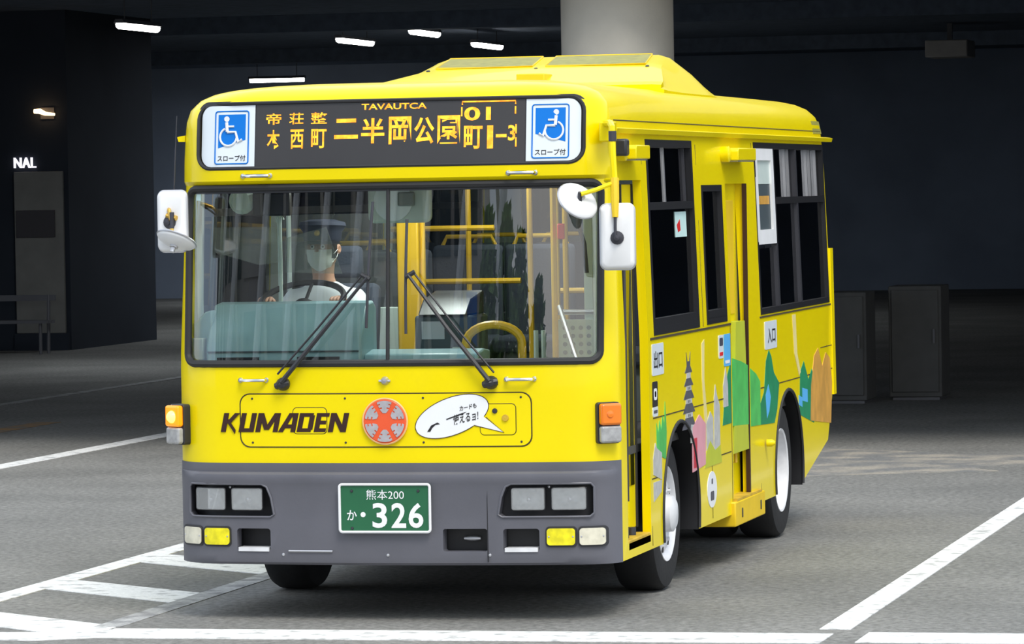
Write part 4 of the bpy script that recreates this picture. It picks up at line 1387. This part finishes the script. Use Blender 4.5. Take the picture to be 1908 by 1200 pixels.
# passenger seats
ps = empty('passenger_seat', (-.80, 2.1, .82), bus)
obj('cushion', MB().box(-.22, .22, 0, .42, .33, .43), 'seat_cloth', ps, bevel=.03)
obj('backrest', MB().box(-.22, .22, .36, .44, .40, .98), 'seat_cloth', ps, bevel=.03)
obj('pedestal', MB().box(-.15, .15, .08, .34, 0, .33), 'interior_grey', ps, smooth=False)
obj('seat_grip', MB().tube([(-.18, .42, .95), (-.14, .42, 1.03), (.14, .42, 1.03), (.18, .42, .95)], .014, 8), 'yellow_rail', ps)
for x, y in ((-.80, 2.85), (-.80, 4.6), (-.80, 5.4), (-.35, 4.6), (-.35, 5.4), (.38, 4.6), (.82, 4.6), (.38, 5.4), (.82, 5.4), (.80, 2.5)):
    copy_tree(ps, bus, (x, y, .82))
# nearside entrance screen, steel rail, red alarm lamp
scr = obj('entrance_screen', MB().box(.665, .90, 1.00, 1.02, .82, 1.46), 'interior_light', bus, smooth=False)
for i in range(5):
    for j in range(5):
        obj('screen_hole', MB().lathe([(.012, 0), (.012, .002), (0, .002)], (.70 + i * .042, 1.0, 1.25 + j * .042), (0, -1, 0), 8), 'interior_grey', scr)
obj('screen_rail', MB().tube([(.64, .98, 1.50), (.92, .98, 1.50)], .014, 8), 'silver', scr)
obj('entrance_rail', MB().tube([(.70, .88, 1.53), (.90, .40, 1.26)], .013, 8), 'silver', bus)
obj('entrance_post', MB().tube([(.66, .95, .82), (.66, .95, 2.5)], .016, 8), 'yellow_rail', bus)
obj('entrance_post', MB().box(.80, .845, 1.02, 1.06, .82, 2.35), 'interior_light', bus, smooth=False)
obj('alarm_lamp', MB().box(.69, .725, .90, .93, 1.875, 1.955), 'red', bus, bevel=.006)
obj('hang_strap', MB().tube([(.80, .98, 2.05), (.79, .95, 1.95), (.82, .95, 1.85), (.83, .95, 1.70)], .012, 8), 'black', bus)
obj('corner_lining', MB().prism([(.30, 1.25), (.42, 1.25), (.42, 2.2), (.30, 2.2)], lambda u, v, d: (d, u, v), 1.005, 1.06), 'interior_light', bus, smooth=False)
obj('corner_lining', MB().prism([(.30, 1.25), (.40, 1.25), (.40, 2.2), (.30, 2.2)], lambda u, v, d: (d, u, v), -1.085, -1.05), 'interior_light', bus, smooth=False)
obj('roof_lining', MB().box(-1.0, 1.0, .45, 6.6, 2.50, 2.52), 'interior', bus, smooth=False)
obj('fan', MB().lathe([(.06, 0), (.07, .02), (.05, .05), (0, .055)], (-.86, .50, 2.10), (0, -1, 0), 16), 'interior_light', bus)
obj('cab_monitor', MB().box(-.80, -.60, .46, .50, 2.02, 2.14), 'black', bus, bevel=.01)

# unseen ceiling lamps, added to brighten the cab and saloon
for yy in (.95, 2.6, 4.6):
    sl = obj('fill_lamp', MB().box(-.09, .09, yy - .3, yy + .3, 2.47, 2.50), 'interior_light', bus, bevel=.01)
    obj('fill_panel', MB().box(-.07, .07, yy - .28, yy + .28, 2.462, 2.472), 'letter_lit', sl, smooth=False)
    ld = bpy.data.lights.new('fill_glow', 'AREA')
    ld.shape = 'RECTANGLE'
    ld.size, ld.size_y = .14, .56
    ld.energy = 16 if yy < 1 else 8
    ld.color = (.95, 1.0, .96)
    lo_ = bpy.data.objects.new('fill_glow', ld)
    COL.objects.link(lo_)
    lo_.location = (0, yy, 2.455)
    lo_.parent = sl

# ------------------------------------------------------------------ the driver
drv = tag(empty('person', (-.60, 1.08, 1.15)), 'bus driver in white shirt, peaked cap and white face mask at the wheel', 'person')


def skin_mesh(name, joints, bones, m, parent, root=0, sub=2):
    me = bpy.data.meshes.new(name)
    me.from_pydata([j[0] for j in joints], bones, [])
    me.materials.append(MATS[m])
    o = bpy.data.objects.new(name, me)
    COL.objects.link(o)
    sk = o.modifiers.new('skin', 'SKIN')
    sk.use_smooth_shade = True
    for i, j in enumerate(joints):
        r_ = j[1]
        me.skin_vertices[0].data[i].radius = r_ if isinstance(r_, tuple) else (r_, r_)
        me.skin_vertices[0].data[i].use_root = (i == root)
    ss = o.modifiers.new('sub', 'SUBSURF')
    ss.levels = ss.render_levels = sub
    o.parent = parent
    return o


# pose in the seat, hands on the wheel (local: origin at the seat top)
J = [((0, 0, .08), (.15, .12)), ((0, .02, .25), (.14, .11)), ((0, .0, .40), (.17, .11)), ((0, -.01, .47), (.10, .08)), ((0, -.02, .53), (.055, .055)), ((0, -.03, .60), (.065, .075)),
     ((0, -.04, .68), (.078, .092)), ((0, -.03, .755), (.062, .075))]
Bn = [(0, 1), (1, 2), (2, 3), (3, 4), (4, 5), (5, 6), (6, 7)]
for s in (1, -1):
    k = len(J)
    J += [((s * .17, -.01, .43), .060), ((s * .240, -.12, .26), .045), ((s * .20, -.34, .405), .036), ((s * .195, -.40, .438), (.038, .022))]
    Bn += [(2, k), (k, k + 1), (k + 1, k + 2), (k + 2, k + 3)]
    for q in range(4):          # four fingers closing over the rim
        f0 = len(J)
        ox = s * (.195 + .024 - q * .019)
        lf = (.85, 1.0, .95, .75)[q]
        J += [((ox, -.445, .445), .0095), ((ox, -.445 - .030 * lf, .435), .0085), ((ox, -.448 - .026 * lf, .410), .0075)]
        Bn += [(k + 3, f0), (f0, f0 + 1), (f0 + 1, f0 + 2)]
    f0 = len(J)
    J += [((s * .158, -.41, .430), .0105), ((s * .145, -.440, .417), .009), ((s * .150, -.465, .417), .008)]
    Bn += [(k + 3, f0), (f0, f0 + 1), (f0 + 1, f0 + 2)]
    k2 = len(J)
    J += [((s * .10, -.04, .05), .09), ((s * .14, -.40, .06), .068), ((s * .14, -.46, -.14), .050), ((s * .14, -.42, -.24), .040), ((s * .14, -.55, -.262), (.042, .025))]
    Bn += [(0, k2), (k2, k2 + 1), (k2 + 1, k2 + 2), (k2 + 2, k2 + 3), (k2 + 3, k2 + 4)]
bd = skin_mesh('body', J, Bn, 'skin', drv)
# white shirt over torso and arms
JS = [((0, 0, .06), (.165, .135)), ((0, .02, .25), (.158, .125)), ((0, .0, .40), (.185, .122)), ((0, -.01, .475), (.115, .09)), ((0, -.016, .535), (.066, .066))]
BS = [(0, 1), (1, 2), (2, 3), (3, 4)]
for s in (1, -1):
    k = len(JS)
    JS += [((s * .175, -.01, .43), .073), ((s * .244, -.12, .255), .057), ((s * .205, -.32, .392), .043)]
    BS += [(2, k), (k, k + 1), (k + 1, k + 2)]
skin_mesh('shirt', JS, BS, 'shirt', drv)
JT = [((0, 0, .07), (.155, .13))]
BT = []
for s in (1, -1):
    k = len(JT)
    JT += [((s * .10, -.04, .055), .100), ((s * .14, -.40, .062), .078), ((s * .14, -.46, -.14), .062), ((s * .14, -.43, -.22), .055)]
    BT += [(0, k), (k, k + 1), (k + 1, k + 2), (k + 2, k + 3)]
skin_mesh('trousers', JT, BT, 'navy', drv)
# face details
hc = Vector((0, -.035, .685))


def head_pt(az, el, k=1.0):     # on the head ellipsoid, az 0 = face forward (-y)
    return (hc.x + .080 * k * math.sin(az) * math.cos(el), hc.y - .098 * k * math.cos(az) * math.cos(el), hc.z + .115 * k * math.sin(el))


hd = MB()
hd.grid([[head_pt(-PI + 2 * PI * i / 28, -PI / 2 + PI * j / 16, 1.0) for j in range(17)] for i in range(29)])
obj('face', hd, 'skin', drv)
mk = MB()
mk.grid([[head_pt(-1.15 + 2.3 * i / 16, -.98 + 1.02 * j / 8, 1.05 + .10 * math.exp(-((i - 8) / 3.5) ** 2)) for j in range(9)] for i in range(17)])
msk = obj('face_mask', mk, 'mask_cloth', drv)
for s in (1, -1):
    obj('mask_loop', MB().tube([head_pt(s * 1.10, -.15, 1.06), head_pt(s * 1.45, .02, 1.08), head_pt(s * 1.62, -.05, 1.08), head_pt(s * 1.45, -.30, 1.06), head_pt(s * 1.10, -.55, 1.06)], .002, 4), 'mask_cloth', msk)
    obj('eye', MB().lathe([(0, .004), (.008, .003), (.012, 0)], head_pt(s * .36, .16, 1.0), (math.sin(s * .36), -1, .1), 12), 'print_white', drv)
    obj('pupil', MB().lathe([(0, .003), (.005, .002), (.006, 0)], head_pt(s * .36, .16, 1.04), (math.sin(s * .36), -1, .1), 10), 'hair', drv)
    obj('eyebrow', MB().tube([head_pt(s * .18, .30, 1.02), head_pt(s * .36, .34, 1.02), head_pt(s * .55, .30, 1.02)], .004, 5), 'hair', drv)
    ear = MB().lathe([(.006, -.008), (.022, -.004), (.026, .004), (.016, .010), (0, .006)], (s * .082, -.025, .69), (s, -.25, 0), 14)
    obj('ear', ear, 'skin', drv)
obj('nose', MB().tube([head_pt(0, .18, .98), head_pt(0, .02, 1.10), head_pt(0, -.06, 1.10)], [.008, .013, .012], 8), 'skin', drv)
hr = MB()
hr.grid([[head_pt(.95 + (2 * PI - 1.9) * i / 20, -.35 + 1.0 * j / 6, 1.06) for j in range(7)] for i in range(21)])
obj('hair', hr, 'hair', drv)
cp = MB().lathe([(.088, -.02), (.100, .0), (.102, .035), (.125, .065), (.118, .085), (.07, .098), (0, .10)], (0, -.03, .745), (0, .06, 1), 28)
cap = obj('cap', cp, 'navy', drv)
vz = MB()
vz.grid([[(r_ * math.sin(a) * .98, -.03 - r_ * math.cos(a) * 1.08, .735 - (r_ - .095) * .35) for r_ in (.095, .115, .135, .145)] for a in [-1.1 + 2.2 * i / 16 for i in range(17)]])
obj('cap_peak', vz, 'black', cap)
obj('cap_badge', MB().lathe([(0, .008), (.013, .006), (.016, 0)], (0, -.133, .775), (0, -1, .15), 12), 'gold', cap)

# ------------------------------------------------------------------ ceiling lights deep in the hall
def strip_light(c, length, ang, warm=False, label='', group='strip lights under the dark ceiling'):
    z = c[2]
    t = tag(empty('strip_light', c), label, 'light', group)
    t.rotation_euler = (0, 0, ang)
    L = length / 2
    obj('fixture', MB().prism([(-.07, .02), (.07, .02), (.045, .07), (-.045, .07)], lambda u, v, d: (u, d, v), -L, L), 'fixture', t, smooth=False)
    h = SLAB_Z - z
    for q in (-.7, .7):
        obj('hanger', MB().tube([(0, q * L, .06), (0, q * L, h)], .008, 6), 'fixture', t)
    obj('tube', MB().tube([(0, -L * .95, 0), (0, -L * .7, 0), (0, L * .7, 0), (0, L * .95, 0)], .055, 10), 'tube_warm' if warm else 'tube_lit', t)
    ld = bpy.data.lights.new('strip_light_glow', 'AREA')
    ld.shape = 'RECTANGLE'
    ld.size, ld.size_y = .12, length
    ld.energy = 70
    ld.color = (.86, .93, 1.0)
    lo_ = bpy.data.objects.new('strip_light_glow', ld)
    COL.objects.link(lo_)
    lo_.location = (0, 0, -.07)
    lo_.parent = t
    return t


WL = 'white strip light hanging below the dark ceiling'
for c, L, a, WL in (((-11.36, 30.55, 4.25), 1.52, 0.0, 'white strip light beside the corner of the dark side building'), ((-12.35, 44.3, 4.5), 2.0, 0.0, 'white strip light third from the round concrete pillar'),
                ((-10.5, 41.5, 4.5), 1.6, 0.0, 'white strip light second from the round concrete pillar'), ((-11.05, 47.7, 4.5), 1.9, 0.0, 'white strip light nearest to the round concrete pillar')):
    strip_light(c, L, a, label=WL)
strip_light((-18.35, 60.2, 4.37), 1.15, -PI / 2 + .0, label='white strip light hung crosswise just above the bus roof line', group=None)

# left-hand kiosk wall with its lit sign, warm lamp, doorway panel, notice and bench
kw = MB().box(-30, -14.3, 36.2, 40, 0, 4.75)
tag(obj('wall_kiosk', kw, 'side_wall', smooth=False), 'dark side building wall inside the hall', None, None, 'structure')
pnl = tag(empty('wall_panel', (-14.72, 36.18, 0)), 'tall grey panel with a dark notice under the lit letters', 'panel')
obj('board', MB().box(-.36, .36, -.06, 0, .24, 2.5), 'booth_lit', pnl, bevel=.01)
obj('notice', MB().box(-.33, .24, -.085, -.055, 1.58, 1.96), 'notice', pnl, bevel=.005)
obj('plinth', MB().box(-.40, .40, -.05, 0, 0, .24), 'side_wall', pnl, smooth=False)
lf = lambda u, v, d: (u, 36.172 - d, v)
sgn = tag(obj('sign_letters', text_mb('NAL', lf, (-15.085, -14.765, 2.555, 2.70), .008, spacing=1.08), 'letter_lit', smooth=False), 'glowing white letters NAL on the dark building', 'sign')
sgn.modifiers.new('solid', 'SOLIDIFY').thickness = .05
sgn.modifiers['solid'].offset = 0
wl_ = tag(empty('wall_lamp', (-14.58, 36.2, 3.31)), 'warm orange lamp high on the dark building above the letters', 'light')
obj('back_plate', MB().box(-.10, .10, -.03, .0, -.08, .08), 'fixture', wl_, smooth=False)
obj('arm', MB().tube([(0, -.02, 0), (0, -.10, 0)], .02, 8), 'fixture', wl_)
obj('glow_tube', MB().tube([(-.16, -.12, .03), (-.08, -.12, .03), (.0, -.12, -.005), (.14, -.12, -.02)], [.03, .038, .028, .018], 10), 'tube_warm', wl_)
# bench in front of it
bn = tag(empty('bench', (-14.9, 34.9, 0)), 'dark bench standing before the tall grey panel', 'bench')
for k in range(3):
    obj('slat', MB().box(-.75, .75, -.18 + k * .13, -.07 + k * .13, .42, .46), 'fixture', bn, smooth=False)
obj('back_rail', MB().box(-.75, .75, .22, .26, .72, .80), 'fixture', bn, smooth=False)
for x in (-.65, .65):
    obj('leg', MB().tube([(x, -.12, 0), (x, -.12, .43)], .025, 8), 'fixture', bn)
    obj('leg', MB().tube([(x, .20, 0), (x, .22, .43), (x, .24, .80)], .025, 8), 'fixture', bn)
# railing posts by the bench
rl = tag(empty('railing', (-12.4, 36.0, 0)), 'dim grey post railing beside the side building', 'railing')
for k in range(3):
    obj('post', MB().tube([(k * .45, 0, 0), (k * .45, 0, 1.15)], .035, 8), 'booth', rl)
obj('top_rail', MB().tube([(0, 0, 1.15), (.9, 0, 1.15)], .03, 8), 'booth', rl)

# grey cabinets behind the rear of the bus
def cabinet(x0, x1, y, h, label, m):
    c = tag(empty('cabinet', ((x0 + x1) / 2, y, 0)), label, 'cabinet', None)
    w_ = (x1 - x0) / 2
    obj('carcass', MB().box(-w_, w_, 0, .6, .03, h), m, c, bevel=.01)
    obj('door', MB().box(-w_ + .03, w_ - .03, -.02, .01, .08, h - .04), m, c, bevel=.006)
    obj('plinth', MB().box(-w_ + .03, w_ - .03, .03, .55, 0, .04), 'fixture', c, smooth=False)
    obj('handle', MB().box(w_ - .08, w_ - .06, -.045, -.015, h * .5, h * .62), 'fixture', c, smooth=False)
    return c


cabinet(-1.35, -.73, 20.6, 1.08, 'grey cabinet standing just behind the rear corner of the bus', 'booth')
cabinet(-.60, -.08, 21.2, 1.12, 'dim narrow cabinet, a gap away from the one by the bus rear', 'booth')
cabinet(.45, .80, 24.5, .55, 'small low box alone in the dark beyond the cabinets', 'booth')
hg = tag(empty('ceiling_duct', (-3.75, 50.0, 4.30)), 'pale ventilation box hanging alone under the dark ceiling', 'duct')
obj('box', MB().box(-.35, .35, -.5, .5, -.12, .16), 'facade', hg, bevel=.02)
obj('hanger', MB().box(-.04, .04, -.04, .04, .14, .45), 'fixture', hg, smooth=False)

# ------------------------------------------------------------------ what faces the bus across the forecourt (mirrored in its windscreen)
bld = tag(empty('station_building', (-14.5, -52, 0)), 'braced office building across the forecourt, mirrored in the windscreen', 'building')
obj('wall', MB().box(-32, 9.5, -8, 0, 0, 15), 'facade', bld, smooth=False)
k = 0
for i in range(-8, 9):
    for j in range(5):
        x0, z0 = -12.6 + i * 2.45, .8 + j * 2.85
        obj('window', MB().box(x0, x0 + 2.1, -.05, .06, z0, z0 + 2.2), ('dash_dark', 'art_dark', 'print_blue' if i > 4 else 'facade', 'dash_dark', 'navy')[(i * 2 + j * 3) % 5], bld, smooth=False)
for i in range(-5, 7):
    x0 = -13 + i * 3.4
    obj('brace', MB().tube([(x0, .5, 0), (x0 + 6, .5, 15)], .32, 6), 'white_paint', bld)
    obj('brace', MB().tube([(x0 + 6, .3, 0), (x0 + 2.5, .3, 15)], .18, 6), 'concrete', bld)
obj('parapet', MB().box(-32.2, 9.7, -8.2, .3, 15, 15.5), 'concrete', bld, smooth=False)


def tree(x, y, h, label):
    t = tag(empty('tree', (x, y, 0)), label, 'tree', 'trees across the forecourt')
    obj('trunk', MB().tube([(0, 0, 0), (.05, 0, h * .4), (0, .05, h * .95)], [.22, .15, .03], 8), 'bark', t)
    f_ = MB()
    for q in range(900):
        v = random.random() ** .8
        z = h * (.12 + .88 * v)
        r_ = h * .115 * (1 - v) ** .35 * math.sqrt(random.random()) + .1
        a = random.random() * 2 * PI
        c = Vector((r_ * math.cos(a), r_ * math.sin(a), z))
        n_ = Vector((random.gauss(0, 1), random.gauss(0, 1), random.gauss(0, 1) + .4)).normalized()
        e1 = n_.orthogonal().normalized() * random.uniform(.15, .34)
        e2 = n_.cross(e1)
        f_.add([c - e1, c - e2 * .5, c + e1, c + e2 * .5], [(0, 1, 2, 3)])
    fo = obj('foliage', f_, 'leaf', t, smooth=False, fix=False)
    fo['kind'] = 'stuff'
    return t


for x, y, h in ((-3.5, -43, 8.7), (-2.3, -45.5, 9.1), (-1.1, -43, 8.3), (.2, -45.5, 7.9)):
    tree(x, y, h, 'narrow dark evergreen tree across the forecourt, mirrored in the windscreen')
